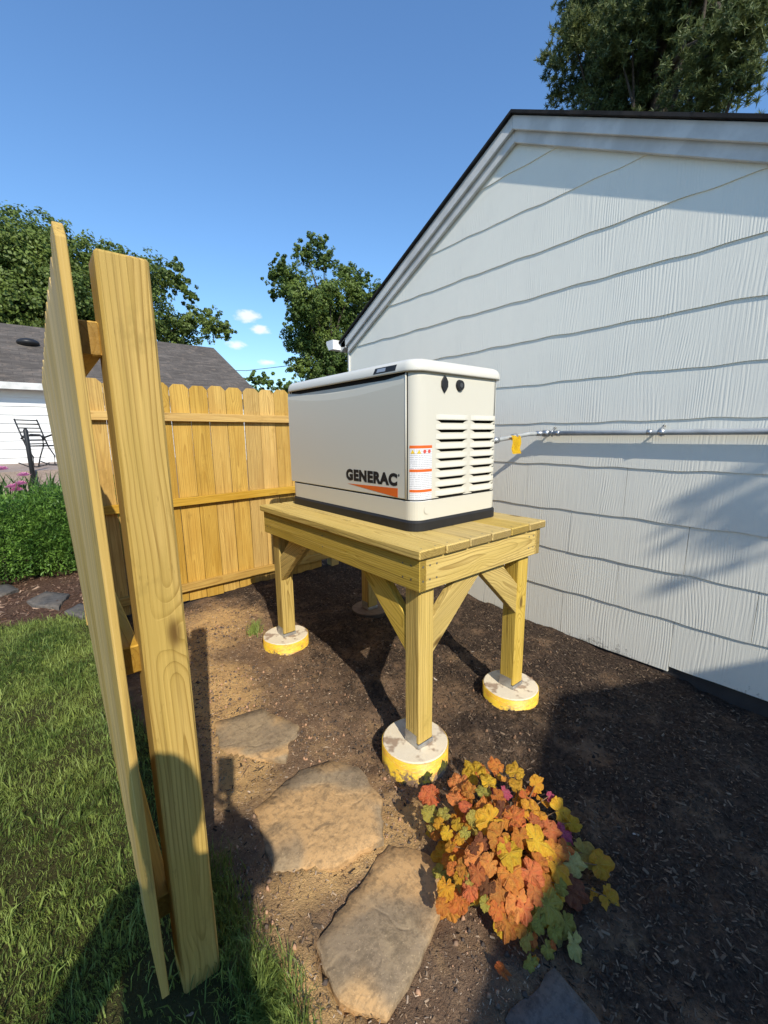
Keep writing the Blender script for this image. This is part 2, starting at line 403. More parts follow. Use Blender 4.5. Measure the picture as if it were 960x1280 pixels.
# ------------------------------------------------------------------ ground height
def vnoise(x, y, seed=0):
    """smooth value noise, vectorised"""
    xi = np.floor(x).astype(np.int64); yi = np.floor(y).astype(np.int64); fx = x-xi; fy = y-yi
    fx = fx*fx*(3-2*fx); fy = fy*fy*(3-2*fy)
    def h(a, b):
        q = (a*374761393 + b*668265263 + seed*1442695041) & 0xffffffff
        q = ((q ^ (q >> 13))*1274126177) & 0xffffffff
        return ((q ^ (q >> 16)) & 0xffff)/65535.
    return (h(xi, yi)*(1-fx)+h(xi+1, yi)*fx)*(1-fy) + (h(xi, yi+1)*(1-fx)+h(xi+1, yi+1)*fx)*fy
CP = np.array([(-3, 1, .07), (-3, 6, .05), (-.3, .5, .08), (-.3, 2, .08), (.12, 1, .08), (.05, 2.5, .07), (.1, 3.6, .06), (.8, 3.6, .055), (1.6, 3.6, .10), (2.3, 3.6, .10),
               (1.2, 1.2, -.055), (1.9, 1.2, -.01), (1.2, 2.5, .025), (1.9, 2.5, .06), (2.8, 1.5, -.005), (2.8, .3, -.075), (2.8, .9, -.03), (2.8, 3, .06), (.7, .8, -.02), (.5, 2, .03),
               (.4, 1.2, .03), (.8, 0, -.05), (2, 0, -.06), (1.8, .5, -.05), (.1, 0, .05), (0, -3, .05), (3, -3, -.03), (0, 10, .05), (-10, 10, 0.), (10, 10, .05), (20, -10, 0.), (-20, -10, 0.)])
def bedmask(x, y):
    """1 inside the fenced planting bed, 0 on the lawn"""
    edge = .235 + .05*np.sin(y*4.1) + .10*np.clip(1.25-y, 0, .5)
    a = np.clip((x-edge)/.10+.5, 0, 1)
    far = np.clip((y-(4.05-.55*x+.12*np.sin(x*5)))/.15+.5, 0, 1)*np.clip((8.0-y)/.3, 0, 1)*np.clip((x+3.0)/.3, 0, 1)
    return np.maximum(a*np.clip((7.-y)/.3, 0, 1)*np.clip((4.5-x)/.2, 0, 1)*np.clip((y+3)/.3, 0, 1), far)
def gheight(x, y, detail=True):
    x = np.asarray(x, float); y = np.asarray(y, float); sh = x.shape; xf = x.ravel(); yf = y.ravel()
    num = np.zeros_like(xf); den = np.zeros_like(xf)
    for cx, cy, cz in CP:
        w = 1/((xf-cx)**2+(yf-cy)**2+.02)**1.6; num += w*cz; den += w
    z = num/den
    if detail:
        m = bedmask(xf, yf)
        z += m*((vnoise(xf*5, yf*5, 1)-.5)*.03 + (vnoise(xf*14, yf*14, 2)-.5)*.017 + (vnoise(xf*33, yf*33, 3)-.5)*.009)
        z += (1-m)*(vnoise(xf*6, yf*6, 4)-.5)*.012
        # loosened soil heaped round the front pier
        z += .03*np.exp(-(((xf-.98)/.1)**2+((yf-1.2)/.14)**2))*vnoise(xf*18, yf*18, 5)
    return z.reshape(sh)
STP = [([(.54, 2.03), (.77, 1.98), (.86, 1.72), (.70, 1.56), (.49, 1.76)], .035), ([(.49, 1.41), (.72, 1.47), (.86, 1.43), (.93, 1.32), (.90, 1.13), (.80, 1.0), (.62, 1.02), (.44, 1.14)], .032),
       ([(.82, .99), (.90, .88), (.91, .80), (.81, .72), (.66, .66), (.51, .63), (.43, .73), (.45, .88)], .010), ([(.745, .455), (.945, .425), (.94, .31), (.86, .12), (.72, .15)], -.012)]
def inpoly(x, y, poly, grow=1.0):
    cx = sum(p[0] for p in poly)/len(poly); cy = sum(p[1] for p in poly)/len(poly); poly = [((a-cx)*grow+cx, (b-cy)*grow+cy) for a, b in poly]
    m = np.zeros(x.shape, bool)
    for (x1, y1), (x2, y2) in zip(poly, poly[1:]+poly[:1]):
        m ^= ((y1 > y) != (y2 > y)) & (x < (x2-x1)*(y-y1)/(y2-y1+1e-12)+x1)
    return m
def gz(x, y): return float(gheight(np.array([x]), np.array([y]), False)[0])

def soil_amount(x, y):
    """where the mulch is thin and the clay shows"""
    x = np.asarray(x, float); y = np.asarray(y, float)
    a = 1.15*np.exp(-(((x-.60)/.47)**2 + ((y-1.25)/1.25)**2)**1.5) + .95*np.exp(-(((x-.80)/.45)**2 + ((y-2.8)/.85)**2)**1.5) + .25*np.exp(-(((x-1.5)/.9)**2+((y-1.6)/.9)**2))
    return np.clip(a, 0, 1)

# ------------------------------------------------------------------ ground sheet
def axis(lo, hi, step, far):
    a = list(np.arange(lo, hi+1e-6, step)); d = step; v = hi
    while v < far: d *= 1.35; v += d; a.append(v)
    d = step; v = lo; b = []
    while v > -far: d *= 1.35; v -= d; b.append(v)
    return np.array(b[::-1]+a)
gx, gy = axis(-1.2, 3.0, .02, 420.), axis(-.3, 4.8, .022, 420.)
GX, GY = np.meshgrid(gx, gy); GZ = gheight(GX, GY)
for i_, (poly_, zt_) in enumerate(STP):
    m_ = inpoly(GX, GY, poly_, (.93, .98, 1.03, 1.02)[i_]); GZ[m_] = np.minimum(GZ[m_], zt_-(.010 if i_ == 0 else .016))
nx, ny = len(gx), len(gy)
idx = np.arange(nx*ny).reshape(ny, nx)
gf = np.stack([idx[:-1, :-1], idx[:-1, 1:], idx[1:, 1:], idx[1:, :-1]], -1).reshape(-1, 4)
gm_ = bedmask(GX, GY).ravel(); gs_ = soil_amount(GX, GY).ravel()
gcol = np.stack([gm_, gs_, np.clip((GY.ravel()-3.7)/.4, 0, 1)], -1)
_x, _y = GX.ravel(), GY.ravel()
clay_ = np.zeros_like(_x)
for (a_, b_, sx_, sy_, k_) in ((.62, 2.25, .22, .42, 1.), (.84, 3.1, .40, .40, .75), (.50, 1.62, .20, .25, .6), (.62, 1.05, .30, .12, .7), (.98, 1.02, .16, .16, .6), (.36, .72, .16, .20, .8), (.93, 1.45, .12, .2, .4)):
    clay_ += k_*np.exp(-((_x-a_)/sx_)**2-((_y-b_)/sy_)**2)
def ground_mat():
    n = NT('garden_ground'); a = n.n('ShaderNodeAttribute', attribute_name='Col').outputs['Color']; o = n.obj()
    s = n.n('ShaderNodeSeparateColor'); n.put(s.inputs[0], a); bed, soil, back = s.outputs[0:3]
    n1 = n.noise(o, 4.5, 5, .65); n2 = n.noise(o, 55., 5, .75); n3 = n.noise(o, 15., 4, .7); n4 = n.noise(o, 190., 3, .7)
    mul = n.mix(n.rng(n2, .35, .65), (.036, .026, .020), (.105, .072, .053))
    mulb = n.mix(n.rng(n2, .35, .65), (.075, .040, .025), (.19, .11, .075))
    mul = n.mix(back, mul, mulb)
    n5 = n.noise(o, 9., 5, .7, dist=.5)
    cl = n.n('ShaderNodeAttribute', attribute_name='Clay').outputs['Fac']
    cz = n.rng(n.math('ADD', cl, n.math('MULTIPLY', n.math('SUBTRACT', n1, .5), 1.1)), .15, .75)
    clay = n.mix(cz, n.mix(n.rng(n3, .35, .65), (.31, .20, .12), (.21, .137, .088)), n.mix(n.rng(n3, .35, .65), (.85, .54, .225), (.68, .42, .185)))
    clay = n.mix(n.rng(n2, .52, .68, 0., .45), clay, (.14, .085, .052))
    clay = n.mix(n.rng(n4, .58, .70, 0., .5), clay, (.42, .28, .17))
    f = n.rng(n.math('ADD', soil, n.math('MULTIPLY', n.math('SUBTRACT', n1, .5), 1.9)), .06, .50)
    clay = n.mix(n.math('MULTIPLY', n.rng(n5, .50, .68, 0., .6), n.math('MULTIPLY_ADD', cz, -.7, 1.)), clay, (.22, .135, .082)); clay = n.mix(n.rng(n5, .34, .48, .3, 0.), clay, (.66, .42, .20))
    b = n.mix(f, mul, clay)
    lawn = n.mix(n2, (.045, .050, .016), (.10, .085, .035))
    c = n.mix(n.rng(n.math('ADD', bed, n.math('MULTIPLY', n.math('SUBTRACT', n3, .5), .6)), .3, .7), lawn, b)
    n.bump(n.math('ADD', n.math('MULTIPLY', n2, 1.), n.math('MULTIPLY', n4, .7)), 1., .018)
    return n.done(c, .95, spec=.12)
gme = mesh_np('ground', np.stack([GX.ravel(), GY.ravel(), GZ.ravel()], -1), gf, ground_mat(), gcol, True)
ca_ = gme.attributes.new('Clay', 'FLOAT', 'POINT'); ca_.data.foreach_set('value', np.clip(clay_, 0, 1).astype(np.float32))
tag(link('ground', gme), kind='structure')

# ------------------------------------------------------------------ shed with the sided gable wall
D = 2.87; YC0, YC1 = -.08, 4.06          # wall plane and its two corners
YR, ZR = 1.99, E0+2.138; SL = .525         # ridge line and pitch
def roofz(y): return ZR - abs(y-YR)*SL
shed = thing('shed', 'white shed with wavy shingle-panel gable wall beside the generator', 'shed', (D, YR, 0))
ZB = [E0+v for v in (-1.46, -1.13, -.835, -.538, -.221, .068, .348, .655, .945, 1.232, 1.53, 1.82, 2.12)]
pl = [(D+.012, YC0, -.35), (D+.012, YC1, -.35), (D+.012, YC1, roofz(YC1)-.06), (D+.012, YR, ZR-.06), (D+.012, YC0, roofz(YC0)-.06)]
prism('wall', pl, (4.5, 0, 0), SIDING, shed)
for ci, zb in enumerate(ZB[:-1]):
    zt = ZB[ci+1]+.012
    off = .74 if ci % 2 == 0 else 1.08
    if ci == 2: off = .72
    pw = .70 if ci < 4 else 9.
    seams = sorted(y for y in [off+k*pw for k in range(-8, 9)] if YC0 < y < YC1 and ci < 4)
    ys = [YC0]+seams+[YC1]
    s1, s2 = rnd.uniform(0, 9), rnd.uniform(0, 9)
    def wob(y): return .0030*math.sin(y*13+s1) + .0018*math.sin(y*25+s2) + .0022*math.sin(y*5.3+s1*2)
    for a, b in zip(ys, ys[1:]):
        a2, b2 = a+.0013, b-.0013; N = max(6, int((b2-a2)/.03)); zz = zb
        if ci == 0: zz = zb + (.035 if b <= .75 else 0.)
        bm = bmesh.new(); prev = None; cen = Vector((D, (a+b)/2, zb))
        tilt = rnd.uniform(-.0012, .0012)
        for i in range(N+1):
            y = a2+(b2-a2)*i/N; zl = zz + (wob(y) if ci else wob(y)*.5); zu = min(zt, roofz(y)-.05)
            if zu <= zl+.01:
                if prev: break
                continue
            co = [(D-.0050-tilt, y, zl), (D+.0022, y, zu), (D+.010, y, zu), (D+.010, y, zl)]
            vs = [bm.verts.new(Vector(q)-cen) for q in co]
            if prev:
                for k in range(4): bm.faces.new((prev[k], prev[(k+1) % 4], vs[(k+1) % 4], vs[k]))
            else: bm.faces.new(vs)
            prev = vs
        if len(bm.verts) < 8: bm.free(); continue
        bm.faces.new(prev[::-1]); bmesh.ops.recalc_face_normals(bm, faces=bm.faces)
        # object coordinates equal to world coordinates so the paint and dirt run on
        for v in bm.verts: v.co += cen
        link('siding_panel', mesh_bm('siding_panel', bm, SIDING), shed)
prism('foundation', [(D+.015, YC0, -.4), (D+.015, YC1, -.4), (D+.015, YC1, E0-1.40), (D+.015, YC0, E0-1.40)], (-.004, 0, 0), simple('dark_block', (.055, .05, .048), .9, bump=(40, .6, .004), var=8.), shed)  # dark grey strip below the siding
# roof, rake boards, frieze boards
OV = .062
sgn = ((YC0-.10, 1), (YC1+.10, -1))
for ye, sg in sgn:
    ze = roofz(ye)
    q = [(D-OV-.025, ye, ze), (D-OV-.025, YR, ZR), (D-OV-.025, YR, ZR+.020), (D-OV-.025, ye, ze+.020)]
    c = Vector((D, (ye+YR)/2, (ze+ZR)/2))
    rs = prism('roof', q, (4.9, 0, 0), ROOFD, shed)
    tag(rs, 'dark shingled roof slope')
    dn = Vector((0, 0, -1))
    def strip(name, x0, x1, d0, d1, end=ye):
        pts = [(x0, end, roofz(end)-d0), (x0, YR, ZR-d0), (x0, YR, ZR-d1), (x0, end, roofz(end)-d1)]
        return prism(name, pts, (x1-x0, 0, 0), TRIM, shed, bev=.002)
    strip('rake_board', D-OV, D-OV+.022, .004, .088)
    strip('soffit', D-OV+.024, D-.002, .068, .08)
    strip('frieze_board', D-.034, D-.007, .082, .158, YC1-.005 if sg < 0 else YC0)
box('corner_trim', (D-.02, YC1-.001, E0-1.45), (D+.06, YC1+.02, roofz(YC1)-.13), TRIM, shed, .002)
# gutter along the far eave, its end cap and boxed return
gy0, gz0 = YC1+.095, E0+1.035
gut = bmesh.new(); prof = [(0, 0), (.0, -.10), (.09, -.10), (.135, -.03), (.135, 0), (.13, 0), (.085, -.095), (.005, -.095), (.005, 0)]
c = Vector((D-OV-.10, gy0, gz0))
A = [gut.verts.new((0, p[0], p[1])) for p in prof]; B = [gut.verts.new((4.8, p[0], p[1])) for p in prof]
for i in range(len(prof)): j = (i+1) % len(prof); gut.faces.new((A[i], A[j], B[j], B[i]))
gut.faces.new((gut.verts.new((0, 0, 0)), gut.verts.new((0, 0, -.10)), gut.verts.new((0, .09, -.10)), gut.verts.new((0, .135, -.03)), gut.verts.new((0, .135, 0))))
GUT = simple('gutter_white', (.80, .80, .78), .4)
link('gutter', mesh_bm('gutter', gut, GUT), shed, Matrix.Translation(c))
prism('eave_return', [(D-OV, YC1-.0, gz0-.085), (D-OV, gy0-.004, gz0-.07), (D-OV, gy0-.004, gz0+.0), (D-OV, YC1-.0, gz0+.04)], (OV-.036, 0, 0), TRIM, shed, bev=.003)

# ------------------------------------------------------------------ gas pipe on the wall, flexible lead, tag
PZ = E0-.004; PX = D-.042
gp = thing('gas_pipe', 'grey metal gas pipe running along the white wall to the generator', 'pipe', (PX, 1.6, PZ))
tube('pipe_run', [(PX, -.6, PZ), (PX, .2, PZ), (PX, 1.0, PZ), (PX, 1.62, PZ)], .0165, PIPE, gp, 12)
tube('flexible_lead', [(PX-.01, 1.66, PZ), (PX-.12, 1.69, PZ-.004), (PX-.33, 1.72, PZ-.03), (PX-.52, 1.735, PZ-.05), (PX-.70, 1.74, PZ-.055), (1.93, 1.74, PZ-.055)], .0145, PIPE, gp, 10)
for (a, b, rr) in (((PX, 1.60, PZ), (PX, 1.645, PZ), .024), ((PX+.004, 1.64, PZ), (PX-.05, 1.67, PZ), .018), ((PX, 1.52, PZ), (PX, 1.545, PZ), .02), ((PX, .885, PZ), (PX, .915, PZ), .02), ((PX, .95, PZ), (PX, .975, PZ), .018)):
    tube('coupling', [a, b], rr, GALV, gp, 8)
for (a, b) in (((PX-.24, 1.705, PZ-.018), (PX-.275, 1.712, PZ-.025)), ((PX-.60, 1.737, PZ-.052), (PX-.65, 1.739, PZ-.055)), ((PX-.42, 1.727, PZ-.04), (PX-.46, 1.73, PZ-.044))):
    tube('hex_fitting', [a, b], .023, GALV, gp, 6)
for y in (1.575, .90):
    tube('pipe_strap', [(D-.004, y, PZ+.038), (PX+.004, y, PZ+.022), (PX-.013, y, PZ+.012), (PX-.017, y, PZ-.005), (PX, y, PZ-.02)], .006, GALV, gp, 6)
    tube('strap_screw', [(D-.002, y, PZ+.036), (D-.018, y, PZ+.037)], .007, SCREW, gp, 6)
tag_bm = bmesh.new(); rows = []
tcx = Vector((PX-.275, 1.70, PZ-.035))
for i, (dz, dy) in enumerate(((.024, -.010), (.012, -.020), (-.025, -.024), (-.065, -.014), (-.10, -.026))):
    rows.append([tag_bm.verts.new((dx + .01*i*.2, dy + .006*math.sin(dx*60), dz)) for dx in (-.052, -.017, .017, .052)])
for a, b in zip(rows, rows[1:]):
    for k in range(3): tag_bm.faces.new((a[k], a[k+1], b[k+1], b[k]))
bmesh.ops.solidify(tag_bm, geom=list(tag_bm.faces), thickness=.0015)
def tagmat():
    n = NT('yellow_tag_print'); o = n.obj(); a = n.noise(n.vec('MULTIPLY', o, (60., 1., 160.)), 1., 2)
    return n.done(n.mix(n.rng(a, .60, .66, 0., .8), (.90, .60, .02), (.65, .10, .03)), .45)
tg = link('warning_tag', mesh_bm('warning_tag', tag_bm, tagmat(), True), None, Matrix.Translation(tcx))
tag(tg, 'yellow warning tag hanging on the gas line behind the generator', 'tag')

# ------------------------------------------------------------------ wooden stand
ZT = E0-.449; TX, TY, TW, TL = 1.109, 1.135, .923, 1.512
st = thing('wooden_stand', 'raised pressure-treated wooden platform with knee braces carrying the generator', 'stand', (TX+TW/2, TY+TL/2, 0))
nb = 6; bw = TW/nb
for i in range(nb):
    x = TX+bw*(i+.5); e = rnd.uniform(-.003, .003)
    board('deck_board', (x, TY+e, ZT-.019), (x, TY+TL+e, ZT-.019), bw-.0065, .038, (1, 0, 0), W_DECK, st, .005)
FZ1 = ZT-.0395; FZ0 = FZ1-.14; ins = .020; ft = .038
fx0, fx1, fy0, fy1 = TX+ins, TX+TW-ins, TY+ins, TY+TL-ins; fzc = (FZ0+FZ1)/2
board('fascia_board', (fx0+ft/2, fy0, fzc), (fx0+ft/2, fy1, fzc), .14, ft, (0, 0, 1), W_STAND, st)
board('fascia_board', (fx1-ft/2, fy0, fzc), (fx1-ft/2, fy1, fzc), .14, ft, (0, 0, 1), W_STAND, st)
board('fascia_board', (fx0+ft+.001, fy0+ft/2+.002, fzc), (fx1-ft-.001, fy0+ft/2+.002, fzc), .14, ft, (0, 0, 1), W_STAND, st)
board('fascia_board', (fx0+ft+.001, fy1-ft/2-.002, fzc), (fx1-ft-.001, fy1-ft/2-.002, fzc), .14, ft, (0, 0, 1), W_STAND, st)
for k in range(3):
    y = fy0+ft+(fy1-fy0-2*ft)*(k+1)/4
    board('joist', (fx0+ft+.001, y, fzc), (fx1-ft-.001, y, fzc), .138, ft, (0, 0, 1), W_STAND, st)
LEGS = {}
lw = .0889
for kx, ky, zb in ((0, 0, E0-1.385), (1, 0, E0-1.397), (0, 1, E0-1.35), (1, 1, E0-1.36)):
    x = fx0+ft-.002+lw/2 if kx == 0 else fx1-ft+.002-lw/2
    y = fy0+ft+lw/2 if ky == 0 else fy1-ft-lw/2
    LEGS[kx, ky] = (x, y, zb)
    board('leg', (x, y, zb+.022), (x, y, FZ1-.004), lw, lw, (1, 0, 0), W_STAND, st, .005)
    # post base bracket: plate and two flanges
    box('post_base', (x-.046, y-.046, zb+.001), (x+.046, y+.046, zb+.0205), GALV, st, .001)
    for sx in (-1, 1):
        xx = x+sx*(lw/2+.0015); box('post_base_flange', (xx-.001, y-.032, zb+.02), (xx+.001, y+.040, zb+.062), GALV, st)
    dx = 1 if kx == 0 else -1; dy = 1 if ky == 0 else -1
    bl = .27
    # braces, mitred, in the planes of the fascia boards
    def brace(d, xo, yo, wd):
        a = Vector((x, y, 0)) + Vector(d)*(lw/2-.002); zl = FZ0-bl+.02
        t = .038; h = .125; d = Vector(d)
        pts = [a+Vector((0, 0, zl-h*.55)), a+Vector((0, 0, zl+h*.75)), a+d*(bl-h*.35)+Vector((0, 0, FZ0+.06)), a+d*(bl+h*1.0)+Vector((0, 0, FZ0+.06)), a+d*(bl+h*.55)+Vector((0, 0, FZ0-.002))]
        o = Vector(wd)
        pts = [p+o*(lw/2-t-.004) for p in pts]
        X = (pts[3]-pts[1]).normalized(); Yv = o; Z = X.cross(Yv)
        m = Matrix((X, Yv, Z)).transposed().to_4x4(); m.translation = pts[1]; inv = m.inverted()
        bm = bmesh.new(); A = [bm.verts.new(inv @ p) for p in pts]; B = [bm.verts.new(inv @ (p+o*t)) for p in pts]
        bm.faces.new(A); bm.faces.new(B[::-1])
        for i in range(len(A)): j = (i+1) % len(A); bm.faces.new((A[i], B[i], B[j], A[j]))
        bmesh.ops.recalc_face_normals(bm, faces=bm.faces); bmesh.ops.bevel(bm, geom=list(bm.edges), offset=.002, segments=1, affect='EDGES')
        link('brace', mesh_bm('brace', bm, W_STAND), st, m)
    brace((dx, 0, 0), 0, 0, (0, -dy, 0)); brace((0, dy, 0), 0, 0, (-dx, 0, 0))
for i in range(nb):      # deck screws
    for q in (.03, .70, 1.48):
        for s in (-.04, .04):
            if q == .70: continue
            x = TX+bw*(i+.5)+s; y = TY+q
            if 'scr' not in _bc:
                bm = bmesh.new(); bmesh.ops.create_circle(bm, cap_ends=True, segments=6, radius=.0042); _bc['scr'] = mesh_bm('screw', bm, SCREW)
            link('screw', _bc['scr'], st, Matrix.Translation((x, y, ZT+.0006)))

def nail(p, axis_):
    if ('nail', axis_) not in _bc:
        bm = bmesh.new(); bmesh.ops.create_circle(bm, cap_ends=True, segments=7, radius=.0048, matrix=Matrix.Rotation(math.radians(90), 4, axis_)); _bc['nail', axis_] = mesh_bm('screw', bm, SCREW)
    link('screw', _bc['nail', axis_], st, Matrix.Translation(p))
for q in (.045, .105):
    for xx in (fx0+.06, fx0+.10, fx1-.06, fx1-.10): nail((xx, fy0+.0012, FZ0+q), 'X')
    for yy in (fy0+.05, fy0+.10, fy1-.05, fy1-.10, (fy0+fy1)/2): nail((fx0-.0008, yy, FZ0+q), 'Y')
    for xx in (fx0+.019,): nail((xx, fy0-.0008, FZ0+q), 'X')
# piers
PL = {(0, 0): 'concrete pier in a yellow form tube under the front table leg, nearest the orange plant', (1, 0): 'concrete pier in a yellow form tube under the table leg nearest the white wall',
      (0, 1): 'concrete pier in a yellow form tube under the left table leg, by the grass tuft', (1, 1): 'soil-covered concrete pier in deep shade under the rear table leg'}
def text_mesh(s, size, mat, extrude=0., bold=0., sx=1., spacing=1.):
    cu = bpy.data.curves.new('t', 'FONT'); cu.body = s; cu.size = size; cu.extrude = extrude; cu.offset = bold; cu.align_x = 'LEFT'; cu.space_character = spacing; cu.resolution_u = 4
    o = bpy.data.objects.new('t', cu); COL.objects.link(o); bpy.context.view_layer.update()
    me = bpy.data.meshes.new_from_object(o.evaluated_get(bpy.context.evaluated_depsgraph_get()))
    bpy.data.objects.remove(o); me.materials.clear(); me.materials.append(mat)
    co = np.empty(len(me.vertices)*3, np.float32); me.vertices.foreach_get('co', co); co = co.reshape(-1, 3); co[:, 0] *= sx; me.vertices.foreach_set('co', co.ravel())
    return me, co
for key, (x, y, zb) in LEGS.items():
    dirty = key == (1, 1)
    ox, oy = {(0, 0): (-.005, .02), (1, 0): (.0, .0), (0, 1): (-.01, .0), (1, 1): (.01, 0)}[key]
    pr = thing('concrete_pier', PL[key], 'pier', (x+ox, y+oy, zb), 'yellow-wrapped concrete piers under the wooden stand')
    R = .150; N = 40
    bm = bmesh.new(); top = []
    rings = [(R, -.5), (R, -.004), (R-.004, 0)]
    rg = [[bm.verts.new((rr*math.cos(2*math.pi*k/N), rr*math.sin(2*math.pi*k/N), zz)) for k in range(N)] for rr, zz in rings]
    for A, B in zip(rg, rg[1:]):
        for k in range(N): bm.faces.new((A[k], A[(k+1) % N], B[(k+1) % N], B[k]))
    bm.faces.new(rg[-1])
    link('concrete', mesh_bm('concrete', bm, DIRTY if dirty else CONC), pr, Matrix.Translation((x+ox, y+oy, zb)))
    bm = bmesh.new(); rr_ = []
    ph = rnd.uniform(0, 6)
    for (rr, zz) in ((R+.0005, -.5), (R+.0028, -.5), (R+.0028, -.004), (R+.0005, -.004)):
        ring = []
        for k in range(64):
            t = 2*math.pi*k/64
            hz = 0 if zz < -.1 else .000 + .0025*math.sin(3*t+ph) + rnd.uniform(-.0008, .0008)
            ring.append(bm.verts.new((rr*math.cos(t), rr*math.sin(t), zz+hz)))
        rr_.append(ring)
    for i in range(4):
        A, B = rr_[i], rr_[(i+1) % 4]
        for k in range(64): bm.faces.new((A[k], A[(k+1) % 64], B[(k+1) % 64], B[k]))
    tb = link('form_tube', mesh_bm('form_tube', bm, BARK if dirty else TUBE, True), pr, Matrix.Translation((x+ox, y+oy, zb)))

# ------------------------------------------------------------------ generator
GX0, GX1, GY0, GY1 = 1.322, 1.942, 1.385, 2.582
gen = thing('standby_generator', 'cream home standby generator with louvered end standing on the wooden platform', 'generator', ((GX0+GX1)/2, (GY0+GY1)/2, ZT))
def rrect(x0, x1, y0, y1, R, n=8, ex=(), ey=()):
    """closed perimeter: -Y edge first (left to right), with optional extra stations on the -Y and -X edges"""
    P = []
    P += [(x, y0) for x in sorted({x0+R, x1-R, *ex})]
    P += [(x1-R+R*math.sin(a), y0+R-R*math.cos(a)) for a in [math.pi/2*k/n for k in range(1, n)]]
    P += [(x1, y0+R), (x1, y1-R)]
    P += [(x1-R+R*math.cos(a), y1-R+R*math.sin(a)) for a in [math.pi/2*k/n for k in range(1, n)]]
    P += [(x1-R, y1), (x0+R, y1)]
    P += [(x0+R-R*math.sin(a), y1-R+R*math.cos(a)) for a in [math.pi/2*k/n for k in range(1, n)]]
    P += [(x0, y) for y in sorted({y0+R, y1-R, *ey}, reverse=True)]
    P += [(x0+R-R*math.cos(a), y0+R-R*math.sin(a)) for a in [math.pi/2*k/n for k in range(1, n)]]
    return P
def loft(name, levels, mat, capb=True, capt=True, skip=None, smooth=True):
    """levels: list of (points, z)"""
    bm = bmesh.new(); R = [[bm.verts.new((x, y, z)) for x, y in pts] for pts, z in levels]; n = len(R[0])
    for li, (A, B) in enumerate(zip(R, R[1:])):
        for k in range(n):
            if skip and skip(levels, li, k): continue
            f = bm.faces.new((A[k], A[(k+1) % n], B[(k+1) % n], B[k])); f.smooth = smooth
    if capb: bm.faces.new(R[0][::-1])
    if capt: bm.faces.new(R[-1])
    me = mesh_bm(name, bm, mat)
    return me
def lk(name, me, p=gen): return link(name, me, p)
RC = .062
zz = lambda v: ZT+v
# base pad
lk('base_pad', loft('base_pad', [(rrect(GX0-.012, GX1+.012, GY0-.012, GY1+.012, RC+.012), zz(.001)), (rrect(GX0-.012, GX1+.012, GY0-.012, GY1+.012, RC+.012), zz(.041)), (rrect(GX0-.004, GX1+.004, GY0-.004, GY1+.004, RC+.004), zz(.050))], BLACKP, smooth=False))
lk('base_skirt', loft('base_skirt', [(rrect(GX0-.001, GX1+.001, GY0-.001, GY1+.001, RC), zz(.0515)), (rrect(GX0-.003, GX1+.003, GY0-.003, GY1+.003, RC), zz(.14)), (rrect(GX0+.004, GX1-.004, GY0+.004, GY1-.004, RC), zz(.1435))], GEN, smooth=False))
gk = rrect(GX0-.0012, GX1+.0012, GY0-.0012, GY1+.0012, RC)
lk('seam_shade', loft('seam_shade', [(gk, zz(.1436)), (gk, zz(.1484))], DARK, smooth=False))  # black strip standing in for the shaded gap above the skirt
# enclosure with real louver openings in the end panel
c1, c2 = (1.458, 1.675), (1.705, 1.895)
slots = []; sh = .015; zs = [E0+.066-.0445*k for k in range(9)]
ex = [*c1, *c2]
zl = sorted({zz(.146), zz(.70), zz(.735), *[z for z in zs], *[z-sh for z in zs]})
HY0, HY1 = GY0+.07, GY1-.03
base = rrect(GX0, GX1, GY0, GY1, RC, 8, ex, (HY0+.03, HY1-.03))
def skip(levels, li, k):
    pts = levels[li][0]; a, b = pts[k], pts[(k+1) % len(pts)]; z0, z1 = levels[li][1], levels[li+1][1]
    if abs(a[1]-GY0) < 1e-6 and abs(b[1]-GY0) < 1e-6:
        xm = (a[0]+b[0])/2
        if (c1[0] < xm < c1[1] or c2[0] < xm < c2[1]) and any(abs(z1-z) < 1e-5 for z in zs): return True
    if abs(a[0]-GX0) < 1e-6 and abs(b[0]-GX0) < 1e-6 and abs(z0-zz(.70)) < 1e-5: return True
    return False
lk('enclosure', loft('enclosure', [(base, z) for z in zl], GEN, skip=skip))
core = rrect(GX0+.025, GX1-.025, GY0+.028, GY1-.025, .04)
lk('inner_core', loft('inner_core', [(core, zz(.15)), (core, zz(.728))], DARK))  # black core that paints the shade seen through the openings
hm = {}
for ci, (a, b) in enumerate((c1, c2)):
    for z in zs:
        if ci not in hm:
            bm = bmesh.new(); N = 12; prev = None; W = b-a
            for i in range(N+1):
                t = i/N; x = -W/2-.006+(W+.012)*t; e = min(1., min(t, 1-t)/.16); e = e*e*(3-2*e)
                col = [bm.verts.new((x, -.0006-dpt*e, hz)) for hz, dpt in ((.0235, .0), (.016, .0042), (.008, .0082), (.001, .0108), (-.0015, .0102), (-.0008, .0))]
                if prev:
                    for k in range(5): f = bm.faces.new((prev[k], col[k], col[k+1], prev[k+1])); f.smooth = k < 3
                prev = col
            for sg in (-1, 1):      # slanted cheeks that narrow the opening towards its lower edge
                xe = sg*(W/2+.0005); t3 = [bm.verts.new((xe, .0004, .001)), bm.verts.new((xe, .0004, -sh-.001)), bm.verts.new((xe-sg*.034, .0004, -sh-.001))]
                bm.faces.new(t3)
            bmesh.ops.recalc_face_normals(bm, faces=bm.faces); hm[ci] = mesh_bm('louver', bm, GEN)
        link('louver', hm[ci], gen, Matrix.Translation(((a+b)/2, GY0, z)))
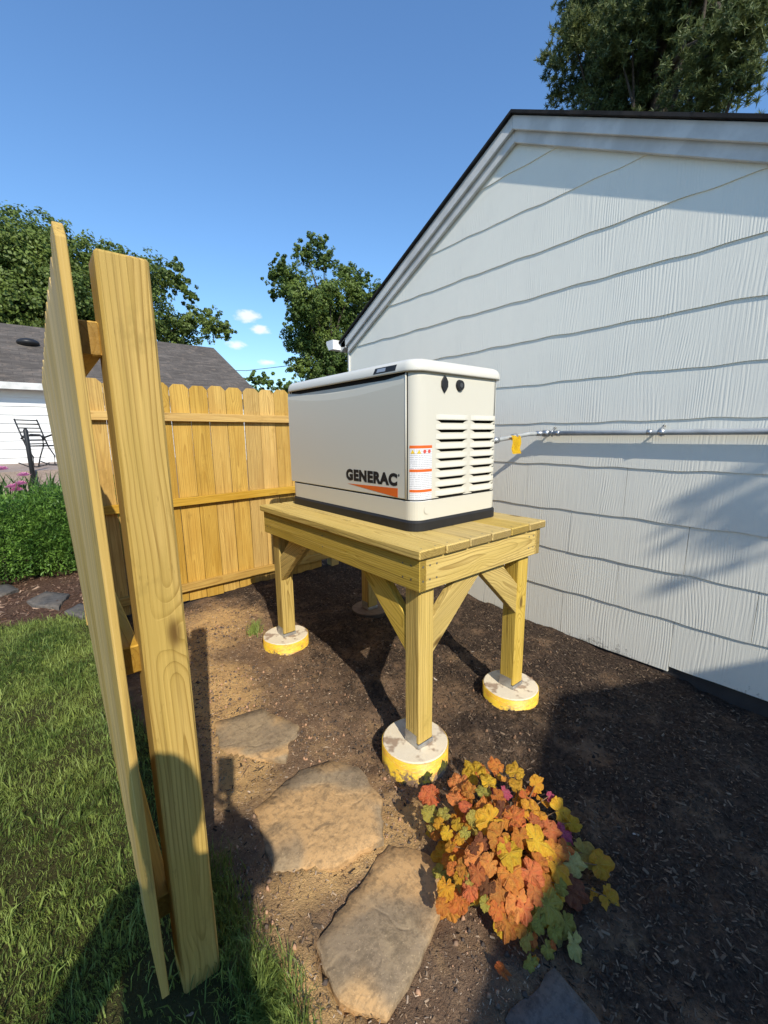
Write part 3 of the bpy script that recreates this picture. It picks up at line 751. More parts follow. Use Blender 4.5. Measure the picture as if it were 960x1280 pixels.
        # pointed ends of the slot
# front access panel with the dipped top edge
fp = bmesh.new(); N = 30; cols = []
py0, py1 = GY0+.062, GY1-.012
for i in range(N+1):
    t = i/N; y = py0+(py1-py0)*t; dip = .034*(math.sin(math.pi*t)**1.0)
    rows = []
    rows.append((GX0-.0005, y, zz(.149))); rows.append((GX0-.006, y, zz(.153))); rows.append((GX0-.006, y, zz(.675)-dip)); rows.append((GX0-.003, y, zz(.71)-dip)); rows.append((GX0+.012, y, zz(.72)-dip))
    cols.append([fp.verts.new(q) for q in rows])
for a, b in zip(cols, cols[1:]):
    for k in range(4): f = fp.faces.new((a[k], a[k+1], b[k+1], b[k]))
for cl in (cols[0], cols[-1]):
    d0 = [fp.verts.new((GX0+.001, v.co.y, v.co.z)) for v in cl[1:4]]
    for k in range(2): fp.faces.new((cl[1+k], cl[2+k], d0[k+1], d0[k]))
bmesh.ops.recalc_face_normals(fp, faces=fp.faces)
lk('access_panel', mesh_bm('access_panel', fp, GEN))
tube('panel_edge_trim', [(GX0-.004, py0-.005, zz(.15)), (GX0-.004, py0-.005, zz(.717))], .004, GEN, gen, 6)
box('panel_seam', (GX0-.0022, py0-.0125, zz(.15)), (GX0+.004, py0-.0088, zz(.718)), DARK, gen)  # thin black strip drawn in place of the dark gap beside the panel
box('recess_shade', (GX0+.004, py0+.01, zz(.67)), (GX0+.02, py1-.01, zz(.731)), DARK, gen)  # black box painting the shadowed gap under the lid
# lid
def lid(ins, z): return (rrect(GX0-.014+ins, GX1+.014-ins, GY0-.014+ins, GY1+.014-ins, max(.02, RC+.01-ins*.6), 8, (1.5, 1.75), ()), zz(z))
lidm = loft('lid', [lid(.012, .724), lid(.0, .720), lid(-.002, .728), lid(.0, .744), lid(.004, .757), lid(.011, .767), lid(.024, .775), lid(.05, .780), lid(.10, .784), lid(.2, .786)], GENLID)
lk('lid', lidm)
# lid status window on the long side
ly0, ly1 = 1.50, 1.655
bm = bmesh.new(); xs_ = GX0-.0162
def lidx(z): # outer face of the lid side
    return GX0-.014 + np.interp(z, [.728, .744, .757, .767], [-.002, 0., .004, .011]) - .0014
q = [(lidx(.732), ly1+.006, zz(.732)), (lidx(.732), ly0, zz(.732)), (lidx(.758), ly0-.006, zz(.758)), (lidx(.758), ly1-.004, zz(.758))]
wn_ = prism('status_window', q, (.0015, 0, 0), BLACKP, gen)
q2 = [(lidx(.737)-.0012, ly1-.02, zz(.737)), (lidx(.737)-.0012, ly0+.07, zz(.737)), (lidx(.753)-.0012, ly0+.07, zz(.753)), (lidx(.753)-.0012, ly1-.025, zz(.753))]
prism('window_pane', q2, (.0006, 0, 0), simple('grey_lens', (.30, .34, .40), .15), wn_)
# lock and latch on the louvered end
def disc(name, x, z, r, d, mat, parent, sx=1., n=20):
    bm = bmesh.new(); bmesh.ops.create_cone(bm, cap_ends=True, segments=n, radius1=r, radius2=r*.86, depth=d)
    m = Matrix.Translation((x, GY0-d/2-.0002, z)) @ Matrix.Rotation(math.radians(90), 4, 'X') @ Matrix.Diagonal((sx, 1, 1, 1))
    return link(name, mesh_bm(name, bm, mat), parent, m)
lz = E0+.226
k1 = disc('lock', 1.612, lz, .027, .012, BLACKP, gen)
disc('key_slot', 1.612, lz, .012, .014, simple('lock_cylinder', (.12, .12, .12), .3, .6), k1)
q = [(1.505+.021*sx_, GY0-.0003, lz+dz) for sx_, dz in ((0, .040), (.5, .028), (1, .012), (1, -.012), (.5, -.028), (0, -.040), (-.5, -.028), (-1, -.012), (-1, .012), (-.5, .028))]
prism('latch_cover', q, (0, -.008, 0), BLACKP, gen, bev=.0015)
# round plug on the skirt
bm = bmesh.new(); bmesh.ops.create_cone(bm, cap_ends=True, segments=20, radius1=.019, radius2=.021, depth=.003)
link('skirt_plug', mesh_bm('skirt_plug', bm, GEN), gen, Matrix.Translation((GX0+.075, GY0-.0035, zz(.100))) @ Matrix.Rotation(math.radians(0), 4, 'Z') @ Matrix.Rotation(math.radians(90), 4, 'X'))
# lettering and stripe on the access panel (reads along -Y seen from -X)
me, co = text_mesh('GENERAC', .10, INK, .0004, .0058, 1.0, 1.12)
w0, h0 = co[:, 0].max()-co[:, 0].min(), co[:, 1].max()-co[:, 1].min()
ly, lw_, lh, lz0 = 1.925, .425, .062, E0-.243
mw = Matrix(((0, 0, -1, GX0-.0068), (-lw_/w0, 0, 0, ly+co[:, 0].min()*lw_/w0), (0, lh/h0, 0, lz0-co[:, 1].min()*lh/h0), (0, 0, 0, 1)))
lt = link('lettering', me, gen, mw); tag(lt, 'black GENERAC lettering')
me, co = text_mesh('®', .016, INK, .0003)
link('trademark_sign', me, gen, Matrix(((0, 0, -1, GX0-.0068), (-1, 0, 0, 1.495), (0, 1, 0, E0-.195), (0, 0, 0, 1))))
prism('logo_stripe', [(GX0-.0063, 1.912, E0-.262), (GX0-.0063, 1.497, E0-.252), (GX0-.0063, 1.497, E0-.296)], (-.0006, 0, 0), ORANGE, gen)
# caution label wrapped round the corner
LA = []
lzt, lzb = E0-.050, E0-.352; Ro = RC+.0008; cx_, cy_ = GX0+RC, GY0+RC
def wrap(s):     # s along the perimeter in metres, 0 at the corner's -X tangent
    qa = math.pi/2*RC
    if s < qa:
        a = s/RC; return (cx_-Ro*math.cos(a), cy_-Ro*math.sin(a))
    return (cx_+(s-qa), GY0-.0008)
def sticker(name, s0, s1, z0, z1, mat, parent, out=0.):
    bm = bmesh.new(); prev = None
    for i in range(11):
        s = s0+(s1-s0)*i/10; x, y = wrap(s); nrm = Vector((x-cx_, y-cy_, 0)) if s < math.pi/2*RC else Vector((0, -1, 0)); nrm.normalize(); x += nrm.x*out; y += nrm.y*out
        cl = [bm.verts.new((x, y, z0)), bm.verts.new((x, y, z1))]
        if prev: bm.faces.new((prev[0], cl[0], cl[1], prev[1]))
        prev = cl
    bmesh.ops.recalc_face_normals(bm, faces=bm.faces)
    return link(name, mesh_bm(name, bm, mat), parent)
s0, s1 = .022, .142
lb = sticker('caution_label', s0, s1, lzb, lzt, LABELM, gen)
for zt_, hh, word in ((lzt, .014, 'DANGER'), (lzt-.108, .013, 'WARNING'), (lzt-.202, .013, 'IMPORTANT')):
    sticker('label_band', s0, s1, zt_-hh, zt_-.0005, ORANGE, lb, .0004)
for i in range(4):
    sc = s0+.015+i*.029; z = lzt-.028; x, y = wrap(sc); nrm = Vector((x-cx_, y-cy_, 0)) if sc < math.pi/2*RC else Vector((0, -1, 0)); nrm.normalize(); tn = Vector((-nrm.y, nrm.x, 0)); o_ = Vector((x, y, z))+nrm*.0006
    if i < 2: pts = [o_+tn*(-.010)+Vector((0, 0, -.009)), o_+tn*.010+Vector((0, 0, -.009)), o_+Vector((0, 0, .009))]; mt_ = CYELLOW
    else: pts = [o_+tn*(.009*math.cos(t))+Vector((0, 0, .009*math.sin(t))) for t in [k*math.pi/5 for k in range(10)]]; mt_ = CRED
    pc = prism('label_pictogram', pts, nrm*.0003, mt_, lb)

# ------------------------------------------------------------------ fences
pk = {}
def picket(L, wd, t, mat):
    if (L, wd, mat.name) not in pk:
        bm = bmesh.new(); c = .032
        pts = [(-L/2, -wd/2), (L/2-c, -wd/2), (L/2, -wd/2+c), (L/2, wd/2-c), (L/2-c, wd/2), (-L/2, wd/2)]
        A = [bm.verts.new((x, y, -t/2)) for x, y in pts]; B = [bm.verts.new((x, y, t/2)) for x, y in pts]
        bm.faces.new(A[::-1]); bm.faces.new(B)
        for i in range(6): j = (i+1) % 6; bm.faces.new((A[i], A[j], B[j], B[i]))
        bmesh.ops.bevel(bm, geom=list(bm.edges), offset=.0015, segments=1, affect='EDGES'); pk[L, wd, mat.name] = mesh_bm('picket', bm, mat)
    return pk[L, wd, mat.name]
def up_matrix(p, ydir, twist=0., lean=0.):
    X = Vector((0, 0, 1)); Y = Vector(ydir).normalized(); Z = X.cross(Y)
    m = Matrix((X, Y, Z)).transposed().to_4x4(); m = Matrix.Translation(p) @ m @ Matrix.Rotation(twist, 4, 'X') @ Matrix.Rotation(lean, 4, 'Z')
    return m
FY = 3.65
bf = thing('privacy_fence', 'new wooden dog-ear picket fence section crossing behind the generator', 'fence', (1.1, FY, 0))
x = .225; i = 0
ptop = E0+.405
while x < 2.24:
    wd = .140; L = 1.775
    link('picket', picket(L, wd, .016, W_FENCE), bf, up_matrix((x, FY+.030+rnd.uniform(-.002, .002), ptop-L/2+rnd.uniform(-.006, .006)), (1, 0, 0), rnd.uniform(-.02, .02), rnd.uniform(-.004, .004)))
    x += .1445+rnd.uniform(-.0015, .002); i += 1
for zc, x0 in ((E0+.165, .23), (E0-.515, .23), (E0-1.235, .23)):
    board('rail', (x0, FY, zc-.012), (2.29, FY, zc+.012 if zc < E0 else zc-.02), .064, .038, (0, 0, 1), W_FENCE, bf)
for x in (2.31,):
    board('post', (x, FY+.02, -.1), (x, FY+.02, E0+.37), .0889, .0889, (1, 0, 0), W_POST, bf, .004)
# near section: seen almost edge on
nf = thing('privacy_fence', 'near wooden fence section seen edge-on with its tall square end post at left', 'fence', (.1, 2.2, 0))
th = math.atan2(.030, 2.7); dirv = Vector((math.sin(th), math.cos(th), 0)); nv = Vector((dirv.y, -dirv.x, 0))
p00 = Vector((.080, .935, 0))
def leanx(t): return .006+.050*t          # the section leans out a little more towards its far end
for i in range(19):
    wd = .140; L = 1.665; p = p00+dirv*(.070+.1404*i); ln_ = leanx(i/18)
    tz = E0+.362+(rnd.uniform(-.016, .010) if i else 0)
    bot = Vector((p.x, p.y, tz-L))+nv*ln_; topp = Vector((p.x, p.y, tz)); X = (topp-bot).normalized(); Z = X.cross(dirv).normalized(); Yd = Z.cross(X)
    m = Matrix((X, Yd, Z)).transposed().to_4x4(); m.translation = (topp+bot)/2
    link('picket', picket(L, wd, .016, W_NEAR), nf, m)
for zc in (E0+.186, E0-.48, E0-1.14):
    fr = (E0+.362-zc)/1.665
    a = p00+dirv*.075+nv*(.0275+leanx(0)*fr); b = p00+dirv*2.66+nv*(.0275+leanx(1)*fr)
    board('rail', (a.x, a.y, zc), (b.x, b.y, zc), .064, .038, (0, 0, 1), W_FENCE, nf)
pp = Vector((.172, .96+.0445, 0))
board('post', (pp.x, pp.y, -.12), (pp.x, pp.y, E0+.333), .0889, .0889, (1, 0, 0), W_POST, nf, .005)
pp2 = p00+dirv*2.62+nv*.145
board('post', (pp2.x, pp2.y, -.12), (pp2.x, pp2.y, E0+.333), .0889, .0889, (1, 0, 0), W_POST, nf, .005)

# ------------------------------------------------------------------ flagstones
def flagstone(pts, z, th, mat, label, group='flagstones of the garden path', tilt=(0, 0), cat='flagstone'):
    pts = [Vector((a, b, 0)) for a, b in pts]; c = sum(pts, Vector())/len(pts)
    # refine and roughen the outline
    out = []
    for a, b in zip(pts, pts[1:]+pts[:1]):
        n = max(2, int((b-a).length/.03))
        for k in range(n):
            p = a.lerp(b, k/n); d = (p-c).normalized(); out.append(p-c + d*rnd.uniform(-.006, .006))
    bm = bmesh.new(); rings = []
    for sc, zz_ in ((1.0, -th), (1.0, -.006), (.985, -.001), (.70, .0), (.38, .0)):
        rings.append([bm.verts.new((p.x*sc, p.y*sc, zz_ + p.x*tilt[0]+p.y*tilt[1] + (rnd.uniform(-.0012, .0012) if sc < 1 else rnd.uniform(-.003, .001)))) for p in out])
    n = len(out)
    for A, B in zip(rings, rings[1:]):
        for k in range(n): bm.faces.new((A[k], A[(k+1) % n], B[(k+1) % n], B[k]))
    bm.faces.new(rings[-1]); bmesh.ops.recalc_face_normals(bm, faces=bm.faces)
    me = mesh_bm('flagstone', bm, mat)
    for p in me.polygons: p.use_smooth = abs(p.normal.z) > .7
    o = link('flagstone', me, None, Matrix.Translation((c.x, c.y, z)))
    return tag(o, label, cat, group)
flagstone([(.54, 2.03), (.77, 1.98), (.86, 1.72), (.70, 1.56), (.49, 1.76)], .032, .05, STONE, 'half-buried tan flagstone farthest from the orange plant, left of the table')
flagstone([(.49, 1.41), (.72, 1.47), (.86, 1.43), (.93, 1.32), (.90, 1.13), (.80, 1.0), (.62, 1.02), (.44, 1.14)], .032, .06, STONE, 'broad tan flagstone in front of the front pier, middle of the path')
flagstone([(.82, .99), (.90, .88), (.91, .80), (.81, .72), (.66, .66), (.51, .63), (.43, .73), (.45, .88)], .010, .06, STONE, 'large angular grey-tan flagstone left of the orange plant', tilt=(-.06, 0.))
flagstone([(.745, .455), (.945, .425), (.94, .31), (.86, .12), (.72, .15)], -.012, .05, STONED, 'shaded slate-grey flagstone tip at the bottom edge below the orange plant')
flagstone([(.33, 1.04), (.42, 1.04), (.42, .88), (.34, .80), (.28, .88)], .026, .05, STONE, 'small buried flagstone beside the tall fence post')
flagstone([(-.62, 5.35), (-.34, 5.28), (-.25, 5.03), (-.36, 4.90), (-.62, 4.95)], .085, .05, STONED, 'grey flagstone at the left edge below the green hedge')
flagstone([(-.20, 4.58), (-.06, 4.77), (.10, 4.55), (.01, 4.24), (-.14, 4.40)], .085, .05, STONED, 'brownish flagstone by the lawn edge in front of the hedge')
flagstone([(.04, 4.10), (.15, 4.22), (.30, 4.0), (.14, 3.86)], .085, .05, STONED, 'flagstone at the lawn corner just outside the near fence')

# ------------------------------------------------------------------ mulch, crumbs, grass
def chips(name, P, n, smin, smax, cols, label, cat, thick=.35, lift=.004):
    """flat splinters lying about on the ground; P (n,2) positions"""
    z = gheight(P[:, 0], P[:, 1])+rng.uniform(0, lift, n)
    Ln = rng.uniform(smin, smax, n)*rng.choice([.6, 1, 1, 1.7], n); W = Ln*rng.uniform(.12, .45, n)
    a = rng.uniform(0, 2*np.pi, n); pt = rng.normal(0, .30, n); rl = rng.normal(0, .5, n)
    dx = np.stack([np.cos(a)*np.cos(pt), np.sin(a)*np.cos(pt), np.sin(pt)], -1)
    dy = np.stack([-np.sin(a)*np.cos(rl), np.cos(a)*np.cos(rl), np.sin(rl)], -1)
    dz = np.cross(dx, dy)
    C = np.stack([P[:, 0], P[:, 1], z], -1)
    hL, hW, hT = (Ln/2)[:, None], (W/2)[:, None], (W*thick)[:, None]
    tp = rng.uniform(.3, 1., n)[:, None]
    V = np.stack([C-dx*hL-dy*hW*tp, C+dx*hL-dy*hW, C+dx*hL*.9+dy*hW*tp, C-dx*hL+dy*hW, C+dz*hT], 1)
    b = (np.arange(n)*5)[:, None]
    F = np.concatenate([b+np.array([[0, 1, 4]]), b+np.array([[1, 2, 4]]), b+np.array([[2, 3, 4]]), b+np.array([[3, 0, 4]])], 0)
    cc = np.array(cols)[rng.integers(0, len(cols), n)]*rng.uniform(.6, 1.35, (n, 1))
    return tag(link(name, mesh_np(name, V.reshape(-1, 3), F, CHIPM, np.repeat(cc, 5, 0))), label, cat, kind='stuff')
def scatter(n, x0, x1, y0, y1, dens):
    out = []
    while sum(len(o) for o in out) < n:
        P = np.stack([rng.uniform(x0, x1, n), rng.uniform(y0, y1, n)], -1); out.append(P[rng.uniform(0, 1, n) < dens(P[:, 0], P[:, 1])])
    return np.concatenate(out)[:n]
stones_xy = [(.66, 1.8, .17), (.69, 1.22, .26), (.68, .80, .22), (.87, .32, .20)]
def offstone(x, y):
    m = np.ones_like(x)
    for poly_, zt_ in STP: m[inpoly(x, y, poly_, 1.02)] = 0.
    return m
dk = [(.058, .042, .029), (.09, .064, .043), (.13, .09, .060), (.042, .032, .024), (.19, .135, .09)]
n_ = 62000; P = scatter(n_, .30, 2.84, .02, 3.6, lambda x, y: (1-.93*np.clip(soil_amount(x, y)*1.2+(vnoise(x*5, y*5, 33)-.5)*1.2, 0, 1))*bedmask(x, y)*offstone(x, y))
chips('mulch', P, n_, .004, .016, dk, 'dark shredded bark mulch covering the planting bed', 'mulch')
n_ = 18000; P = scatter(n_, .28, 1.5, .45, 3.6, lambda x, y: (.12+soil_amount(x, y))*bedmask(x, y)*offstone(x, y))
chips('soil_crumbs', P, n_, .0025, .009, [(.30, .19, .11), (.20, .12, .07), (.40, .29, .19), (.12, .08, .05), (.5, .38, .27)], 'pale wood bits and crumbs on the bare clay soil', 'soil', .5)
n_ = 9000; P = scatter(n_, -1.3, 2.9, 3.7, 6.6, lambda x, y: bedmask(x, y))
chips('bark_mulch', P, n_, .012, .04, [(.17, .095, .06), (.24, .15, .10), (.10, .06, .04), (.33, .22, .15)], 'reddish bark mulch around the hedge beyond the fence', 'mulch')
n_ = 220; P = scatter(n_, .4, 2.8, .1, 3.5, lambda x, y: bedmask(x, y)*offstone(x, y))
chips('wood_slivers', P, n_, .007, .018, [(.36, .29, .21), (.28, .21, .15), (.42, .36, .30)], 'pale wood slivers scattered over the mulch', 'mulch')
# soil clods
n_ = 7000; P = scatter(n_, .3, 2.6, .4, 3.5, lambda x, y: (.25+.6*np.exp(-((x-1.05)**2+(y-1.35)**2)/.09)+.3*soil_amount(x, y))*np.clip(vnoise(x*6, y*6, 31)*2.6-.8, .03, 1)*bedmask(x, y)*offstone(x, y))
z = gheight(P[:, 0], P[:, 1]); r_ = rng.uniform(.0015, .0055, n_)*rng.choice([.7, 1, 1, 2.2], n_)
octv = np.array([(1, 0, 0), (-1, 0, 0), (0, 1, 0), (0, -1, 0), (0, 0, 1), (0, 0, -1)], float); octf = np.array([(0, 2, 4), (2, 1, 4), (1, 3, 4), (3, 0, 4), (2, 0, 5), (1, 2, 5), (3, 1, 5), (0, 3, 5)])
V = np.stack([P[:, 0], P[:, 1], z+r_*.3], -1)[:, None]+octv[None]*r_[:, None, None]*rng.uniform(.5, 1.25, (n_, 6, 3))
cc = np.array([(.10, .065, .042), (.055, .04, .03), (.17, .10, .06), (.035, .027, .022)])[rng.integers(0, 4, n_)]
sa = soil_amount(P[:, 0], P[:, 1])[:, None]; cc = cc*(1+sa*1.9)
F = ((np.arange(n_)*6)[:, None, None]+octf[None]).reshape(-1, 3)
tag(link('soil_clods', mesh_np('soil_clods', V.reshape(-1, 3), F, CHIPM, np.repeat(cc, 6, 0))), 'crumbly dark soil clods around the piers', 'soil', kind='stuff')

def blades(P, hmin, hmax, wmin=.0018, wmax=.0036, lean=.75):
    n = len(P); z = gheight(P[:, 0], P[:, 1])-.004; h = rng.uniform(hmin, hmax, n); w = rng.uniform(wmin, wmax, n)
    a = rng.uniform(0, 2*np.pi, n); b = rng.uniform(0, 2*np.pi, n); l = rng.uniform(.15, lean, n)*h
    # neighbouring blades lean together in tufts
    tuft = vnoise(P[:, 0]*22, P[:, 1]*22, 11)*2*np.pi*1.5; b = tuft+rng.normal(0, .9, n)
    s = np.stack([np.cos(a), np.sin(a), np.zeros(n)], -1)*w[:, None]/2
    d = np.stack([np.cos(b), np.sin(b), np.zeros(n)], -1)
    o = np.stack([P[:, 0], P[:, 1], z], -1); k = np.array([0, 0, 1.])
    m = o+d*(l*.35)[:, None]+k*(h*.62)[:, None]; t = o+d*(l*1.1)[:, None]+k*(h*(1-.35*(l/h)))[:, None]
    V = np.stack([o-s, o+s, m+s*.85, m-s*.85, t], 1).reshape(-1, 3); q = (np.arange(n)*5)[:, None]
    F = np.concatenate([q+np.array([[0, 1, 2]]), q+np.array([[0, 2, 3]]), q+np.array([[3, 2, 4]])], 0)
    return V, F
lawnd = lambda x, y: (1-bedmask(x, y))*(.35+.65*np.clip(vnoise(x*7, y*7, 21)*1.6-.2, 0, 1))
P1 = scatter(170000, -.95, .30, .75, 4.7, lawnd); P2 = scatter(30000, -3.2, .30, -.4, 8.5, lawnd)
bare = lambda P: P[(np.hypot(P[:, 0]-.11, P[:, 1]-.96) > .165) | (rng.uniform(0, 1, len(P)) < .12)]
Va, Fa = blades(bare(P1), .008, .028, .0013, .0027); Vb, Fb = blades(P2, .03, .075, .003, .006)
tag(link('grass', mesh_np('grass', np.concatenate([Va, Vb]), np.concatenate([Fa, Fb+len(Va)]), F_GRASS)), 'mown green lawn left of the near fence', 'grass', kind='stuff')
P3 = np.concatenate([np.stack([rng.normal(.27, .035, 2600), rng.uniform(.70, 1.32, 2600)], -1), np.stack([rng.normal(.31, .03, 700), rng.normal(.80, .06, 700)], -1)])
V3, F3 = blades(P3, .03, .085, .0016, .003)
tag(link('grass', mesh_np('grass', V3, F3, F_GRASS)), 'long grass fringe growing right of the tall fence post', 'grass', kind='stuff')
P4 = np.stack([rng.normal(1.08, .022, 90), rng.normal(2.81, .022, 90)], -1); V4, F4 = blades(P4, .06, .12, .004, .007, 1.0)
tag(link('grass_tuft', mesh_np('grass_tuft', V4, F4, F_GRASS)), 'small grass tuft growing in the bare soil by the left pier', 'grass')
# rubble and set concrete round the near post
def lump(name, c, r, mat, label, cat, flat=.35, seed=0):
    bm = bmesh.new(); bmesh.ops.create_icosphere(bm, subdivisions=3, radius=1.); q = random.Random(seed); ph = [q.uniform(0, 6) for _ in range(6)]
    for v in bm.verts:
        d = v.co.normalized(); k = 1+.16*math.sin(5*d.x+ph[0])*math.sin(4*d.y+ph[1])+.10*math.sin(9*d.x+ph[2]+7*d.z)+.07*math.sin(13*d.y+ph[3])+q.uniform(-.04, .04)
        v.co = Vector((d.x*r[0], d.y*r[1], d.z*r[2]))*k
    return tag(link(name, mesh_bm(name, bm, mat, True), None, Matrix.Translation(c)), label, cat)
FOOT = stone_mat('set_concrete', (.24, .19, .14), (.34, .28, .21), (.20, .15, .10))
lump('concrete_footing', (.12, .95, .028), (.15, .13, .042), FOOT, 'rough set concrete around the foot of the tall fence post', 'footing', seed=3)

# ------------------------------------------------------------------ coral bells plant
LV = [(1.166, 0.883, 0.159, 0.05, 'Y'), (1.14, 0.8, 0.195, 0.035, 'Y'), (1.262, 0.854, 0.155, 0.032, 'O'), (1.297, 0.792, 0.152, 0.04, 'Y'), (1.217, 0.725, 0.171, 0.044, 'Y'), (1.321, 0.715, 0.137, 0.033, 'Y'), (1.144, 0.734, 0.2, 0.023, 'M'), (1.065, 0.872, 0.183, 0.042, 'S'), (0.997, 0.835, 0.191, 0.028, 'S'), (0.982, 0.938, 0.134, 0.04, 'S'), (0.919, 0.876, 0.147, 0.031, 'L'), (0.992, 0.783, 0.2, 0.022, 'S'), (0.936, 0.829, 0.174, 0.023, 'L'), (0.897, 0.782, 0.165, 0.021, 'Y'), (0.929, 0.733, 0.184, 0.019, 'L'), (1.034, 0.74, 0.209, 0.029, 'O'), (1.013, 0.696, 0.204, 0.046, 'Y'), (1.082, 0.657, 0.199, 0.036, 'O'), (1.166, 0.643, 0.178, 0.044, 'Y'), (1.319, 0.617, 0.098, 0.049, 'Y'), (1.328, 0.662, 0.122, 0.016, 'M'), (1.181, 0.581, 0.144, 0.038, 'S'), (1.266, 0.572, 0.071, 0.042, 'M'), (1.09, 0.578, 0.167, 0.052, 'Y'), (0.997, 0.65, 0.192, 0.043, 'O'), (0.989, 0.607, 0.175, 0.042, 'Y'), (0.909, 0.668, 0.166, 0.038, 'S'), (0.922, 0.632, 0.161, 0.031, 'S'), (0.869, 0.684, 0.145, 0.027, 'O'), (0.846, 0.709, 0.13, 0.021, 'O'), (0.81, 0.707, 0.091, 0.029, 'Y'), (0.849, 0.648, 0.117, 0.028, 'S'), (0.884, 0.611, 0.129, 0.028, 'B'), (0.952, 0.58, 0.149, 0.041, 'O'), (1.006, 0.546, 0.143, 0.037, 'S'), (1.11, 0.514, 0.115, 0.044, 'Y'), (1.195, 0.509, 0.068, 0.042, 'P'), (1.284, 0.504, 0.04, 0.048, 'L'), (1.287, 0.456, 0.036, 0.045, 'Y'), (0.907, 0.578, 0.124, 0.036, 'S'), (0.931, 0.539, 0.108, 0.039, 'S'), (0.941, 0.52, 0.093, 0.031, 'S'), (0.883, 0.542, 0.071, 0.037, 'O'), (1.009, 0.488, 0.084, 0.044, 'L'), (1.129, 0.47, 0.047, 0.046, 'B'), (1.031, 0.511, 0.116, 0.028, 'O'), (1.08, 0.487, 0.089, 0.023, 'L'), (1.238, 0.403, -0.006, 0.041, 'Y'), (1.054, 0.449, 0.013, 0.031, 'G'), (1.041, 0.414, -0.01, 0.033, 'P'), (0.918, 0.494, 0.034, 0.025, 'L'), (0.902, 0.469, -0.01, 0.024, 'G'), (0.968, 0.458, -0.009, 0.023, 'G'), (0.862, 0.598, 0.102, 0.02, 'L'), (1.046, 0.546, 0.148, 0.029, 'O'), (1.075, 0.696, 0.207, 0.027, 'B'), (0.979, 0.735, 0.2, 0.025, 'L'), (0.933, 0.77, 0.184, 0.02, 'Y'), (0.906, 0.736, 0.173, 0.017, 'Y'), (0.905, 0.822, 0.161, 0.02, 'Y'), (0.946, 0.679, 0.185, 0.026, 'B'), (0.869, 0.654, 0.136, 0.024, 'L'), (0.878, 0.57, 0.095, 0.025, 'O'), (0.99, 0.519, 0.115, 0.032, 'S'), (1.126, 0.54, 0.136, 0.035, 'O'), (1.196, 0.686, 0.177, 0.029, 'O'), (1.228, 0.779, 0.163, 0.028, 'O'), (1.076, 0.78, 0.207, 0.027, 'L'), (1.052, 0.815, 0.202, 0.029, 'O'), (0.875, 0.751, 0.155, 0.016, 'Y'), (1.051, 0.612, 0.185, 0.03, 'O'), (1.304, 0.677, 0.104, 0.026, 'Y'), (0.967, 0.485, 0.061, 0.027, 'G'), (1.004, 0.457, 0.022, 0.024, 'G'), (0.91, 0.515, 0.063, 0.023, 'O'), (1.319, 0.569, 0.084, 0.027, 'Y'), (1.199, 0.535, 0.096, 0.032, 'O'), (1.144, 0.616, 0.175, 0.027, 'S'), (1.103, 0.737, 0.207, 0.026, 'O'), (1.19, 0.865, 0.158, 0.031, 'O')]
def leafmat(name, ca, cb, vein):
    n = NT(name); r = n.rand(); o = n.obj(); x, y, z = n.sep(o)[0:3]
    ang = n.math('ARCTAN2', y, x); rad = n.math('SQRT', n.math('ADD', n.math('MULTIPLY', x, x), n.math('MULTIPLY', y, y)))
    v = n.rng(n.math('PINGPONG', n.math('MULTIPLY', ang, 1.114), .5), .0, .075, 1., 0.)
    v = n.math('MULTIPLY', v, n.rng(rad, .1, .9, 1., .15))
    a = n.noise(n.vec('ADD', o, n.com(n.math('MULTIPLY', r, 50.), 0., 0.)), 2.4, 4, .6)
    c = n.mix(n.rng(a, .35, .68), ca, cb); c = n.mix(n.rng(rad, .55, 1., 0., .35), c, tuple(q*.85 for q in cb)); c = n.mix(n.rng(n.noise(o, 7., 4, .7), .55, .72, 0., .22), c, tuple(q*.6 for q in cb)); c = n.mix(n.math('MULTIPLY', v, .8), c, vein)
    hs = n.n('ShaderNodeHueSaturation'); n.put(hs.inputs['Color'], c); n.put(hs.inputs['Hue'], n.math('MULTIPLY_ADD', r, .03, .485)); n.put(hs.inputs['Value'], n.math('MULTIPLY_ADD', n.math('FRACT', n.math('MULTIPLY', r, 9.7)), .4, .78)); c = hs.outputs[0]
    n.done(c, .5, spec=.3); n.bump(n.math('ADD', a, n.math('MULTIPLY', v, -.8)), .6, .06)
    tr = n.n('ShaderNodeBsdfTranslucent'); n.put(tr.inputs[0], c); mx = n.n('ShaderNodeMixShader'); mx.inputs[0].default_value = .3
    n.t.links.new(n.b.outputs[0], mx.inputs[1]); n.t.links.new(tr.outputs[0], mx.inputs[2]); n.t.links.new(mx.outputs[0], n.t.nodes['Material Output'].inputs[0])
    return n.m
LM = {'Y': leafmat('leaf_amber', (.80, .46, .035), (.74, .36, .035), (.85, .62, .16)), 'O': leafmat('leaf_orange', (.74, .29, .05), (.64, .19, .045), (.80, .46, .16)),
      'S': leafmat('leaf_salmon', (.78, .275, .075), (.70, .20, .065), (.86, .46, .20)), 'L': leafmat('leaf_lime', (.58, .48, .10), (.50, .38, .07), (.66, .58, .24)),
      'M': leafmat('leaf_magenta', (.62, .12, .20), (.50, .09, .14), (.75, .30, .34)), 'D': leafmat('leaf_dusky_rose', (.30, .085, .085), (.35, .15, .05), (.42, .2, .16)),
      'B': leafmat('leaf_bronze', (.30, .12, .05), (.22, .075, .035), (.40, .22, .1)), 'G': leafmat('leaf_olive', (.54, .47, .10), (.44, .37, .08), (.64, .58, .22)), 'P': leafmat('leaf_pale_green', (.56, .50, .18), (.48, .40, .12), (.66, .62, .30))}
